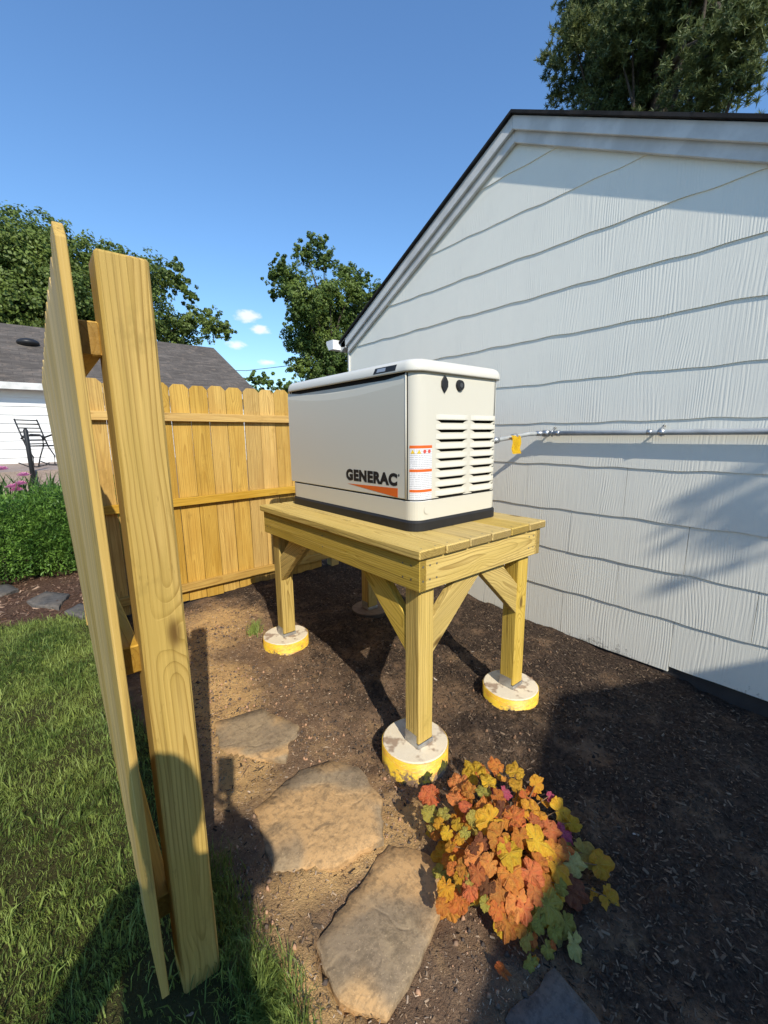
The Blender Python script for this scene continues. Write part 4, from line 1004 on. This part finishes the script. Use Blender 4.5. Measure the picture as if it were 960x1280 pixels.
def leafmesh(mat, seed, elong=1.):
    q = random.Random(seed); bm = bmesh.new(); N = 45; lob = 7 if seed % 2 else 5
    c = bm.verts.new((0, 0, -.10)); r1 = []; r2 = []
    for i in range(N):
        t = -math.pi+2*math.pi*(i+.5)/N
        R = (.78+.20*abs(math.cos(t*lob/2))**.55+.03*math.cos(t*lob*3))*(1-.62*math.exp(-((abs(t)-math.pi)/.30)**2)) + q.uniform(-.025, .025)
        R *= 1+.12*math.cos(t)
        wv = .17*math.sin(3*t+seed)+.06*math.sin(11*t+seed*2)+.11*math.cos(lob*t)
        r1.append(bm.verts.new((R*.55*math.cos(t)*elong, R*.55*math.sin(t), .05+wv*.5)))
        r2.append(bm.verts.new((R*math.cos(t)*elong, R*math.sin(t), -.08+wv - .12*math.cos(t))))
    for i in range(N):
        j = (i+1) % N
        if i == N-1:      # the notch where the stalk joins
            continue
        f = bm.faces.new((c, r1[i], r1[j])); g = bm.faces.new((r1[i], r2[i], r2[j], r1[j])); f.smooth = g.smooth = True
    return mesh_bm('leaf', bm, mat)
lmesh = {(k, s): leafmesh(m, s, 1.15) for k, m in LM.items() for s in (1, 2, 3)}
pc0 = Vector((1.06, .70, gz(1.06, .70)))
pl_ = thing('coral_bells_plant', 'coral bells plant with orange, amber and pink lobed leaves by the front pier', 'plant', pc0)
def put_leaf(p, size, key, out=None, tilt=None, parent=pl_):
    p = Vector(p); o = (p-(pc0+Vector((0, 0, .05)))); o.normalize()
    nrm = (o*.30+Vector((-.22, -.42, .72))+Vector((rnd.uniform(-.38, .38), rnd.uniform(-.38, .38), 0))).normalized()
    X = Vector((o.x, o.y, -.25))+Vector((rnd.uniform(-.5, .5), rnd.uniform(-.5, .5), 0)); X = (X-nrm*X.dot(nrm)).normalized(); Y = nrm.cross(X)
    m = Matrix((X, Y, nrm)).transposed().to_4x4() @ Matrix.Scale(size*.97, 4); m.translation = p
    lo = link('leaf', lmesh[key, rnd.choice((1, 2, 3))], parent, m)
    return lo, X
stem = bmesh.new()
def stalk(p, X, size):
    a = pc0+Vector((rnd.uniform(-.06, .06), rnd.uniform(-.06, .06), -.01)); b = Vector(p)-X*size*.25; mid = a.lerp(b, .55)+Vector((0, 0, .035))
    bm_tube(stem, [a-pc0, mid-pc0, b-pc0], [.0026, .0022, .0016], 5, False)
for (x, y, z, s, k) in LV:
    lo, X = put_leaf((x, y, z), s, k); stalk((x, y, z), X, s)
    if rnd.random() < .8:      # a smaller neighbour tucked under each big leaf
        q = (x+rnd.uniform(-.035, .035), y+rnd.uniform(-.035, .035), z-rnd.uniform(.005, .03)); lo, X = put_leaf(q, s*rnd.uniform(.5, .8), rnd.choice((k, k, 'O', 'Y')))
for i in range(60):       # lower, inner leaves that fill the mound
    a = rnd.uniform(0, 6.28); rr = rnd.uniform(.25, .92); e = rnd.uniform(.25, .78)
    p = (1.06+.27*rr*math.cos(a), .72+.27*rr*math.sin(a), -.05+.24*e*math.sqrt(max(.05, 1-rr*rr)))
    s = rnd.uniform(.022, .042); lo, X = put_leaf(p, s, rnd.choice('OOYOYLSO')); stalk(p, X, s)
link('stalk', mesh_bm('stalk', stem, simple('leaf_stalk', (.22, .13, .06), .6), True), pl_, Matrix.Translation(pc0))
fl = link('fallen_leaf', lmesh['O', 2], None, Matrix.Translation((.815, .50, gz(.815, .5)+.03)) @ Matrix.Rotation(.9, 4, 'X') @ Matrix.Rotation(1.9, 4, 'Z') @ Matrix.Diagonal((.024, .013, .03, 1)))
tag(fl, 'curled orange fallen leaf on the mulch below the plant', 'leaf')

# ------------------------------------------------------------------ trees
def crown_mesh(name, clumps, per_m3, size, mat, seed=0, needle=False, cmax=60000, origin=Vector()):
    g = np.random.default_rng(seed); Vs = []; 
    pts = []; ns = []; ds = []
    for (x, y, z, r) in clumps:
        n = int(max(60, per_m3*r**2.3)); d = g.normal(size=(n, 3)); d /= np.linalg.norm(d, axis=1)[:, None]
        # sub-clumps keep the outline ragged
        k = max(6, int(n/(26 if needle else 40))); sd = g.normal(size=(k, 3)); sd /= np.linalg.norm(sd, axis=1)[:, None]; sc = sd*g.uniform(.25, 1.32, (k, 1))*r; sr = r*g.uniform(.10, .30, k)*(0 if needle else 1)+(.035 if needle else 0)
        pick = g.integers(0, k, n); q = sc[pick]+d*(sr[pick]*g.uniform(.3, 1., n)**.5)[:, None]
        q *= np.array([1.08, 1.08, .92]); pts.append(q+np.array([x, y, z])); ns.append(d*.6+sd[pick]*.8); ds.append(d)
    P = np.concatenate(pts); Nn = np.concatenate(ns); Dd = np.concatenate(ds)
    if len(P) > cmax: s = g.permutation(len(P))[:cmax]; P = P[s]; Nn = Nn[s]; Dd = Dd[s]
    n = len(P); Nn = Nn+g.normal(size=(n, 3))*.55+np.array([0, 0, .25]); Nn /= np.linalg.norm(Nn, axis=1)[:, None]
    t = g.normal(size=(n, 3)); t -= Nn*(t*Nn).sum(1)[:, None]; t /= np.linalg.norm(t, axis=1)[:, None]; b = np.cross(Nn, t)
    if needle:          # needles fan outwards from their twig tip
        t = Dd+np.array([0, 0, .25])+g.normal(size=(n, 3))*.25; t /= np.linalg.norm(t, axis=1)[:, None]; b = np.cross(t, g.normal(size=(n, 3))); b /= np.linalg.norm(b, axis=1)[:, None]; Nn = np.cross(t, b)
    s = size*g.uniform(.6, 1.25, n)[:, None]; w = s*(.11 if needle else .62)
    V = np.stack([P-t*s*.5, P-b*w*.5+t*s*.05, P+t*s*.5, P+b*w*.5+t*s*.05], 1)
    V[:, 1] += Nn*s*.08; V[:, 3] += Nn*s*.08
    F = np.arange(n*4).reshape(-1, 4)
    return mesh_np(name, V.reshape(-1, 3)-np.array(origin), F, mat)
def tree(name, label, base, trunk_top, rad, clumps, mat, size, dens, seed, needle=False, group=None, limbs=12, cmax=60000):
    t = thing(name, label, 'tree', base, group); b = Vector(base)
    link('crown', crown_mesh('crown', clumps, dens, size, mat, seed, needle, cmax, b), t, Matrix.Translation(b))
    bm = bmesh.new(); T = Vector(trunk_top)-b; q = random.Random(seed)
    pts = [Vector((0, 0, -.3))]+[T*f+Vector((q.uniform(-.15, .15), q.uniform(-.15, .15), 0)) for f in (.25, .5, .75, 1.)]
    bm_tube(bm, pts, [rad*1.2, rad, rad*.8, rad*.55, rad*.25], 8, False)
    for c in sorted(clumps, key=lambda c: -c[3])[:limbs]:
        f = q.uniform(.3, .85); s = pts[0].lerp(T, f); e = Vector(c[:3])-b; mid = s.lerp(e, .5)+Vector((q.uniform(-.3, .3), q.uniform(-.3, .3), q.uniform(-.1, .3)))
        bm_tube(bm, [s, mid, e], [rad*.32, rad*.2, rad*.06], 6, False)
    link('trunk', mesh_bm('trunk', bm, BARK, True), t, Matrix.Translation(b))
    return t
LEFT = [(0.41, 23.01, 8.16, 1.56), (0.02, 23.37, 8.89, 1.09), (1.23, 24.72, 9.78, 1.03), (1.96, 24.2, 9.16, 1.21), (0.76, 23.03, 7.06, 1.77), (2.4, 23.84, 8.36, 1.22), (2.39, 23.95, 6.92, 1.59), (-0.26, 23.18, 6.62, 1.56), (3.92, 24.56, 9.22, 1.04), (4.43, 23.07, 8.58, 1.08), (3.92, 23.74, 7.3, 1.47), (6.03, 24.04, 9.35, 0.78), (6.56, 23.83, 8.97, 0.67), (5.46, 24.21, 8.56, 0.7), (7.4, 24.57, 8.56, 0.46), (6.3, 25.1, 6.94, 1.0), (6.89, 23.48, 6.99, 0.8), (8.24, 24.36, 7.23, 0.73), (9.08, 24.47, 7.13, 0.57), (6.32, 23.5, 6.05, 0.79), (4.67, 22.8, 6.7, 1.1), (8.24, 25.14, 7.91, 0.52), (3.61, 23.52, 9.8, 0.32), (-1.05, 23.55, 7.71, 1.83), (-1.84, 24.94, 6.15, 1.93)]
CENT = [(12.48, 20.2, 11.06, 0.45), (11.56, 19.93, 10.27, 0.55), (13.07, 20.66, 10.62, 0.59), (9.69, 18.87, 9.04, 0.4), (10.15, 20.5, 9.08, 0.47), (10.49, 19.7, 8.76, 0.65), (10.76, 19.02, 7.87, 0.91), (10.09, 20.39, 8.28, 0.39), (14.69, 21.04, 10.38, 0.58), (13.96, 19.3, 9.05, 0.75), (15.59, 20.31, 10.08, 0.36), (12.61, 19.52, 8.54, 0.81), (12.41, 20.58, 7.51, 1.14), (14.27, 20.53, 7.91, 1.15), (10.37, 19.32, 6.94, 0.5), (11.84, 20.79, 6.28, 0.93), (13.06, 20.38, 5.95, 1.21), (11.3, 20.44, 4.97, 0.58), (12.74, 20.77, 4.64, 1.05), (14.05, 19.83, 6.3, 0.87), (13.85, 20.62, 4.71, 0.9), (15.84, 20.91, 8.67, 0.74), (15.25, 19.05, 8.76, 0.6), (17.27, 20.84, 7.76, 1.21)]
BUSH = [(6.62, 16.89, 3.46, 0.31), (7.27, 16.98, 3.76, 0.32), (7.69, 16.65, 3.69, 0.29), (8.48, 17.2, 3.54, 0.27), (7.39, 16.79, 3.19, 0.45), (9.13, 17.37, 3.5, 0.42), (6.9, 17, 2.7, .6), (7.9, 17, 2.6, .7), (8.9, 17.2, 2.6, .7), (7.4, 17, 1.7, .8), (8.6, 17.1, 1.7, .8)]
PINEC = [(10.46, 6.54, 10.13, 0.17), (11.15, 6.68, 10.43, 0.28), (10.76, 6.26, 10.89, 0.26), (11.27, 6.29, 11.39, 0.42), (10.27, 5.76, 9.91, 0.39), (10.23, 5.44, 9.9, 0.41), (11.59, 5.71, 11.07, 0.63), (11.61, 5.93, 10.3, 0.54), (11.16, 6.6, 9.81, 0.3), (12.01, 6.29, 10.08, 0.49), (10.29, 4.82, 9.28, 0.49), (11.84, 5.61, 9.77, 0.54), (10.21, 4.52, 9.4, 0.6), (12.11, 5.1, 9.85, 0.68), (11.3, 4.7, 8.65, 0.53), (11.26, 4.19, 9.79, 0.69), (12.13, 4.44, 9.63, 0.68), (11.69, 4.13, 8.67, 0.55), (11.7, 3.68, 9.76, 0.68), (9.93, 3.06, 7.88, 0.56), (10.69, 3.17, 7.79, 0.48), (10.0, 2.67, 8.2, 0.45), (10.26, 2.67, 7.75, 0.41), (10.31, 2.61, 7.34, 0.31), (11.86, 2.86, 8.86, 0.25), (10.1, 2.44, 8.21, 0.32), (10.51, 3.59, 9.83, 0.74), (10.98, 4.49, 10.86, 0.81), (11.84, 5.91, 12.27, 0.79), (12.12, 3.43, 10.75, 0.72), (11.5, 4.32, 11.83, 0.89), (10.31, 3.25, 10.39, 0.69), (11.11, 4.96, 12.21, 0.75), (11.2, 4.0, 7.4, .8), (11., 5.4, 8.6, .7), (10.9, 3.2, 6.6, .7)]
tree('broadleaf_tree', 'large dark green tree behind the grey-roofed house', (2.2, 24.2, 0), (2.6, 24, 8.), .38, LEFT+[(1, 24.6, 5.4, 1.6), (4., 24.4, 5.6, 1.4)], F_OAK, .15, 4200, 5, limbs=20, cmax=130000)
tree('broadleaf_tree', 'tall open-crowned green tree standing between the house roof and the shed gable', (12.9, 20.4, 0), (13, 20.3, 9.5), .26, CENT+[(13, 20.5, 3.2, 1.2), (14.8, 20.3, 3.4, 1.2)], F_MAPLE, .125, 8200, 6, limbs=20, cmax=130000)
tree('rounded_tree', 'low green treetop between the grey roof and the fence top', (7.8, 17.1, 0), (7.8, 17.1, 2.8), .12, BUSH, F_MAPLE, .11, 9000, 8, limbs=8)
tree('pine_tree', 'tall pine tree rising behind the shed ridge at upper right', (11.6, 4.0, 0), (11.2, 4.4, 13), .22, PINEC, F_PINE, .17, 26000, 9, True, limbs=30, cmax=240000)

# ------------------------------------------------------------------ hedge, peony, neighbour house, chair
def blob_leaves(name, clumps, n, size, mat, seed, origin, asp=.4):
    g = np.random.default_rng(seed); w = np.array([c[3]**2 for c in clumps]); pick = g.choice(len(clumps), n, p=w/w.sum()); C = np.array(clumps)[pick]
    d = g.normal(size=(n, 3)); d /= np.linalg.norm(d, axis=1)[:, None]
    P = C[:, :3]+d*C[:, 3:4]*(1-.22*g.uniform(0, 1, (n, 1))**1.5)*np.array([1, 1, .9]); t = d+g.normal(size=(n, 3))*.55+np.array([0, 0, .3]); t /= np.linalg.norm(t, axis=1)[:, None]
    b = np.cross(t, g.normal(size=(n, 3))); b /= np.linalg.norm(b, axis=1)[:, None]; s = size*g.uniform(.6, 1.3, (n, 1))
    V = np.stack([P, P+t*s*.5-b*s*asp*.5, P+t*s, P+t*s*.5+b*s*asp*.5], 1); k = V[:, :, 2].min(1) > .06; V = V[k]
    return mesh_np(name, V.reshape(-1, 3)-np.array(origin), np.arange(len(V)*4).reshape(-1, 4), mat)
hc = [(-1.0, 5.9, .42, .44), (-.55, 5.75, .43, .45), (-.18, 5.65, .48, .46), (.22, 5.6, .54, .47), (.6, 5.6, .55, .46), (-.35, 5.55, .34, .38), (.08, 5.5, .38, .38), (-.75, 5.65, .36, .38), (.4, 5.45, .40, .38)]
hr_ = random.Random(5)
hc += [(hr_.uniform(-1.0, .7), hr_.uniform(5.3, 5.7), hr_.uniform(.55, .86), hr_.uniform(.10, .19)) for _ in range(16)]
hg = thing('yew_hedge', 'low clipped green yew hedge outside the fence at left', 'hedge', (-.2, 5.6, .05))
link('foliage', blob_leaves('foliage', hc, 60000, .042, F_YEW, 3, (-.2, 5.6, .05), .28), hg, Matrix.Translation((-.2, 5.6, .05)))
bm = bmesh.new()
for (x, y, z, r) in hc[:9]: bm_tube(bm, [Vector((x, y, 0))-Vector((-.2, 5.6, .05)), Vector((x, y, z))-Vector((-.2, 5.6, .05))], [.025, .012], 6)
link('stem', mesh_bm('stem', bm, BARK, True), hg, Matrix.Translation((-.2, 5.6, .05)))
pn = thing('peony_plant', 'leafy peony clump with pink blooms behind the hedge', 'plant', (-.1, 7.2, .05))
pg = np.random.default_rng(4); n_ = 900
bx = pg.uniform(-1.2, .9, n_); by = pg.uniform(6.6, 7.6, n_); hh = pg.uniform(.45, 1.08, n_); a = pg.uniform(0, 6.28, n_); ln = pg.uniform(.08, .35, n_)
o = np.stack([bx, by, np.full(n_, .05)], -1); d = np.stack([np.cos(a), np.sin(a), 0*a], -1); s = np.stack([-np.sin(a), np.cos(a), 0*a], -1)*.016
m_ = o+d*(ln*.4)[:, None]+np.array([0, 0, 1.])*(hh*.75)[:, None]; t_ = o+d*ln[:, None]+np.array([0, 0, 1.])*hh[:, None]*.92
V = np.stack([o-s*.4, o+s*.4, m_+s, m_-s, t_], 1).reshape(-1, 3)-np.array([-.1, 7.2, .05]); q = (np.arange(n_)*5)[:, None]
F = np.concatenate([q+np.array([[0, 1, 2]]), q+np.array([[0, 2, 3]]), q+np.array([[3, 2, 4]])], 0)
link('foliage', mesh_np('foliage', V, F, F_PEONY), pn, Matrix.Translation((-.1, 7.2, .05)))
for i, (x, y, z) in enumerate(((-.155, 6.72, .90), (-.20, 6.70, .83), (-.115, 6.74, 1.0), (-.30, 6.8, 1.08), (-.235, 6.72, .87))):
    bm = bmesh.new()
    for k in range(26):
        a = k*2.4; rr = .012+.0022*k; e = 1.3-.045*k; c0 = Vector((math.cos(a)*rr*.5, math.sin(a)*rr*.5, 0)); out = Vector((math.cos(a)*math.cos(e), math.sin(a)*math.cos(e), math.sin(e))); sd = Vector((-math.sin(a), math.cos(a), 0))*.026
        L_ = .052; vs = [bm.verts.new(c0), bm.verts.new(c0+out*L_*.6+sd), bm.verts.new(c0+out*L_), bm.verts.new(c0+out*L_*.6-sd)]; bm.faces.new(vs)
    link('flower', mesh_bm('flower', bm, PINK, True), pn, Matrix.Translation((x, y, z)))

HY = 12.7; EZ = E0+1.20
hs_ = thing('neighbour_house', 'white-sided house with grey shingle roof beyond the fence', 'house', (-2, HY+3.3, 0))
WSD = simple('white_lap_siding', (.78, .78, .76), .5)
x0h, x1h = -9., 5.15; yb = HY+6.6
prism('wall', [(x0h, HY+.03, 0), (x1h, HY+.03, 0), (x1h, HY+.03, EZ-.02), (x0h, HY+.03, EZ-.02)], (0, 6.55, 0), WSD, hs_)
z = .45; k = 0
while z < EZ-.12:
    h = .19
    bm = bmesh.new(); A = [(x0h, HY, z), (x1h, HY, z), (x1h, HY+.022, z+h), (x0h, HY+.022, z+h), (x0h, HY+.03, z), (x1h, HY+.03, z)]
    vs = [bm.verts.new(Vector(q)-Vector((x0h, HY, z))) for q in A]
    bm.faces.new((vs[0], vs[1], vs[2], vs[3])); bm.faces.new((vs[4], vs[5], vs[1], vs[0]))
    if 'lap' not in _bc: _bc['lap'] = mesh_bm('siding_board', bm, WSD)
    else: bm.free()
    link('siding_board', _bc['lap'], hs_, Matrix.Translation((x0h, HY, z))); z += h; k += 1
RY, RZ = HY+3.45, E0+3.07
for ya, za, nm in ((HY-.30, EZ-.04, 1), (2*RY-(HY-.30), EZ-.04, -1)):
    # local X along the ridge, local Y up the slope so the shingle courses run level
    A = Vector((x0h-.3, ya, za)); B = Vector((x0h-.3, RY, RZ)); Ls = (B-A).length; X = Vector((1, 0, 0))*nm; Yv = (B-A).normalized(); Z = X.cross(Yv); org = A if nm > 0 else Vector((x1h+.3, ya, za))
    m = Matrix((X, Yv, Z)).transposed().to_4x4(); m.translation = org; bm = bmesh.new(); bm_box(bm, (0, 0, 0), (x1h-x0h+.6, Ls+.01, .04))
    link('roof', mesh_bm('roof', bm, ROOFG), hs_, m)
prism('gable', [(x1h-.01, HY+.04, EZ-.02), (x1h-.01, RY, RZ-.05), (x1h-.01, yb, EZ-.02)], (-.1, 0, 0), WSD, hs_)
box('eave_fascia', (x0h-.3, HY-.325, EZ-.15), (x1h+.3, HY-.302, EZ-.005), TRIM, hs_)
box('soffit', (x0h-.3, HY-.30, EZ-.12), (x1h+.3, HY-.002, EZ-.10), TRIM, hs_)
bm = bmesh.new(); bmesh.ops.create_uvsphere(bm, u_segments=20, v_segments=10, radius=.24)
for v in bm.verts: v.co.z *= .45
link('roof_vent', mesh_bm('roof_vent', bm, IRON, True), hs_, Matrix.Translation((.26, HY+2.0, E0+2.42)))
PAT = stone_mat('patio_paving', (.33, .25, .20), (.42, .32, .25), (.36, .28, .24))
pz = E0-.56
tag(box('patio', (-6, 9.6, -.2), (4, HY+.02, pz), PAT), kind='structure')
# black iron rocker chair on the patio
ch = thing('patio_chair', 'black metal slatted rocking chair on the patio by the white house', 'chair', (.16, 10.9, pz))
cx, cy = .16, 10.9
ca_, sa_ = math.cos(-.75), math.sin(-.75)
def cp(dx, dy, dz): return (cx+dx*ca_-dy*sa_, cy+dx*sa_+dy*ca_, pz+dz)
sw = .25
for s in (-1, 1):
    yy = s*sw
    tube('back_upright', [cp(-.09, yy, .40), cp(-.16, yy, .62), cp(-.25, yy, .93)], .014, IRON, ch, 6)
    tube('armrest', [cp(.26, yy, .40), cp(.27, yy, .57), cp(.22, yy, .62), cp(.05, yy, .63), cp(-.12, yy, .58), cp(-.17, yy, .55)], .018, IRON, ch, 6)
    tube('leg', [cp(.26, yy, .41), cp(.16, yy, .20), cp(.10, yy, .03)], .012, IRON, ch, 6)
    tube('leg', [cp(-.10, yy, .41), cp(.02, yy, .2), cp(.0, yy, .03)], .012, IRON, ch, 6)
    tube('rocker', [cp(-.30, yy, .09), cp(-.12, yy, .02), cp(.08, yy, .012), cp(.26, yy, .05), cp(.33, yy, .09)], .012, IRON, ch, 6)
for i in range(7):
    t = i/6; tube('back_slat', [cp(-.10-.15*t, -sw, .45+.46*t), cp(-.10-.15*t, sw, .45+.46*t)], .013, IRON, ch, 6)
for i in range(6):
    t = i/5; tube('seat_slat', [cp(-.09+.35*t, -sw, .41), cp(-.09+.35*t, sw, .41)], .014, IRON, ch, 6)
bp = tube('iron_post', [(-.04, 9.5, .0), (-.045, 9.5, E0+.13), (-.045, 9.5, E0+.16)], [.035, .035, .02], IRON, None, 8)
tag(bp, 'thin black iron post standing in front of the patio chair', 'post')
wr = tube('overhead_wire', [(-30, 30, 8.), (2, 24, 4.6), (9, 22., 4.75), (13.5, 20.5, 5.5), (24, 17, 9)], .016, IRON, None, 5)
tag(wr, 'thin dark utility wire crossing the sky beside the tree', 'wire')

# ------------------------------------------------------------------ what casts the shadows from behind the viewer
def toward_sun(p, y):
    p = Vector(p); t = (p.y-y)/SUN.y; return p-SUN*t
# a small gabled outbuilding added unseen behind the photographer to cast the lower-right shadow
ob = thing('occluder', 'small white gabled outbuilding added unseen behind the photographer to cast the shadow at lower right', 'building', (1.0, -5, 0))
ax, az_ = .93, E0+1.90; sl2 = .36; xL, xR = -1.3, 3.3
def oz(x): return az_-abs(x-ax)*sl2
prism('wall', [(xL, -3.2, -.3), (xR, -3.2, -.3), (xR, -3.2, oz(xR)-.06), (ax, -3.2, az_-.06), (xL, -3.2, oz(xL)-.06)], (0, -4, 0), WSD, ob)
for xe in (xL-.25, xR+.25):
    prism('roof', [(xe, -3.02, oz(xe)), (ax, -3.02, az_), (ax, -3.02, az_-.05), (xe, -3.02, oz(xe)-.05)], (0, -4.3, 0), ROOFD, ob)
box('door', (.5, -3.2, .0), (1.4, -3.17, 2.05), TRIM, ob, .004)
# a tree whose low limb shades the wall
tg0 = toward_sun((D, .62, E0-.40), -7.); tg1 = toward_sun((D, .45, E0-.45), -7.)
lc = [toward_sun((D, .80, E0-0.45), -4), toward_sun((D, .70, E0-0.36), -4), toward_sun((D, .62, E0-0.34), -4.1), toward_sun((D, .52, E0-0.28), -4), toward_sun((D, .42, E0-0.32), -4), toward_sun((D, .46, E0-0.42), -3.9), toward_sun((D, .33, E0-0.47), -4)]
bt = thing('yard_tree', 'leafy tree behind the photographer whose limb shades the white wall', 'tree', (lc[-1].x+1.6, -7.4, 0))
b0 = Vector(bt.location)
link('crown', crown_mesh('crown', [(*p, r) for p, r in zip(lc, (.022, .045, .065, .08, .10, .075, .12))]+[(b0.x+.2, -7.4, 5.9, .5), (b0.x-.3, -7.5, 6.3, .6)], 90000, .05, F_OAK, 12, False, 40000, b0), bt, Matrix.Translation(b0))
bm = bmesh.new(); bm_tube(bm, [Vector((0, 0, -.3)), Vector((0, 0, 2.5)), Vector((.1, 0, 6))], [.16, .13, .05], 8)
lim = toward_sun((D, 1.25, E0-1.22), -11.)
bm_tube(bm, [Vector((0, 0, 4.4)), (lc[-1]-b0).lerp(Vector((0, 0, 4.6)), .5), lc[-1]-b0, lc[3]-b0, lc[0]-b0], [.05, .03, .016, .012, .006], 6)
link('trunk', mesh_bm('trunk', bm, BARK, True), bt, Matrix.Translation(b0))

# ------------------------------------------------------------------ the photographer (only the shadow is seen)
def skin_obj(name, verts, edges, radii, mat, parent=None, root=0, sub=2):
    me = bpy.data.meshes.new(name); me.from_pydata([tuple(v) for v in verts], edges, []); me.materials.append(mat)
    o = link(name, me, parent)
    sk = o.modifiers.new('skin', 'SKIN'); sk.use_smooth_shade = True
    lay = me.skin_vertices[0].data if me.skin_vertices else None
    for i, r in enumerate(radii): lay[i].radius = (r, r) if not hasattr(r, '__len__') else r
    lay[root].use_root = True
    o.modifiers.new('sub', 'SUBSURF').levels = sub; o.modifiers['sub'].render_levels = sub
    return o
SKIN = simple('skin', (.55, .34, .25), .5); SHIRT = simple('dark_shirt', (.05, .07, .12), .8); JEANS = simple('blue_jeans', (.06, .09, .16), .85); HAIR = simple('brown_hair', (.06, .04, .025), .7)
px, py = -.235, -.33; g0 = .08; e = E0
def build_person():
    V = [(px, py, e-.47), (px, py, e-.30), (px, py+.01, e-.12), (px, py+.01, e+.03), (px, py+.02, e+.10), (px, py+.03, e+.18), (px, py+.03, e+.255), (px, py+.135, e+.17),      # pelvis..head 0-6, nose 7
         (px-.19, py, e-.07), (px-.30, py+.02, e-.27), (px-.13, py+.18, e-.24), (px-.06, py+.22, e-.20),                                                                   # left arm 8-11
         (px+.17, py, e-.07), (px+.25, py+.08, e-.25), (-.035, -.12, e-.155), (-.042, -.085, e-.115),                                                                   # right arm 12-15
         (px-.09, py, e-.52), (px-.10, py+.02, e-.93), (px-.11, py-.01, g0+.06), (px-.115, py+.14, g0+.03),                                                                      # left leg 16-19
         (px+.09, py, e-.52), (px+.10, py+.02, e-.93), (px+.11, py-.01, g0+.06), (px+.115, py+.14, g0+.03)]
    Ed = [(0, 1), (1, 2), (2, 3), (3, 4), (4, 5), (5, 6), (5, 7), (2, 8), (8, 9), (9, 10), (10, 11), (2, 12), (12, 13), (13, 14), (14, 15), (0, 16), (16, 17), (17, 18), (18, 19), (0, 20), (20, 21), (21, 22), (22, 23)]
    Rr = [(.15, .11), (.14, .10), (.15, .10), .052, .056, (.070, .092), (.056, .072), .016, .07, .047, .033, .025, .07, .047, .032, .025, .09, .062, .045, .035, .09, .062, .045, .035]
    body = skin_obj('person', V, Ed, Rr, SKIN, None, 0)
    tag(body, 'person in dark shirt and jeans behind the viewpoint, holding out a phone', 'person')
    skin_obj('shirt', [V[i] for i in (0, 1, 2, 8, 9, 12, 13)], [(0, 1), (1, 2), (2, 3), (3, 4), (2, 5), (5, 6)], [(.165, .125), (.155, .115), (.165, .115), .08, .058, .08, .058], SHIRT, body, 0)
    skin_obj('trousers', [V[0], V[16], V[17], V[18], V[20], V[21], V[22]], [(0, 1), (1, 2), (2, 3), (0, 4), (4, 5), (5, 6)], [(.16, .12), .10, .075, .065, .10, .075, .065], JEANS, body, 0)
    bm = bmesh.new(); bmesh.ops.create_icosphere(bm, subdivisions=4, radius=1.)
    bmesh.ops.delete(bm, geom=[v for v in bm.verts if v.co.z < -.1 and v.co.y > -.35], context='VERTS')
    for v in bm.verts: v.co = Vector((v.co.x*.080, v.co.y*.100-.005, v.co.z*.112+.004*math.sin(v.co.x*40)))
    link('hair', mesh_bm('hair', bm, HAIR, True), body, Matrix.Translation((px, py+.03, e+.215)))
    # fingers round the phone edge, thumb on the screen side
    wr_ = Vector(V[15]); pts = []; ed = []; rad = []
    for (dx, dz, L) in ((.016, .050, 1.), (.020, .028, 1.05), (.021, .006, 1.), (.019, -.016, .82)):
        i = len(pts); pts += [wr_+Vector((.004, .0, dz*.5)), wr_+Vector((dx, .018*L, dz)), wr_+Vector((dx+.004, .036*L, dz)), wr_+Vector((dx-.014, .046*L, dz))]; ed += [(i, i+1), (i+1, i+2), (i+2, i+3)]; rad += [.011, .0095, .009, .008]
    i = len(pts); pts += [wr_+Vector((-.004, 0, .0)), wr_+Vector((-.028, .012, .028)), wr_+Vector((-.040, .022, .05))]; ed += [(i, i+1), (i+1, i+2)]; rad += [.013, .011, .009]
    for k in range(0, len(pts), 4):
        n = min(4, len(pts)-k); skin_obj('finger' if n == 4 else 'thumb', pts[k:k+n], [(j, j+1) for j in range(n-1)], rad[k:k+n], SKIN, body, 0, 1)
    return body
build_person()
# the phone itself sits just behind the lens position
bm = bmesh.new(); bm_box(bm, (-.037, -.125, .012), (.037, .025, .0205), .003)
ph = link('phone', mesh_bm('phone', bm, BLACKP), None, M.copy()); tag(ph, 'black phone held upright in the hand of the person', 'phone')
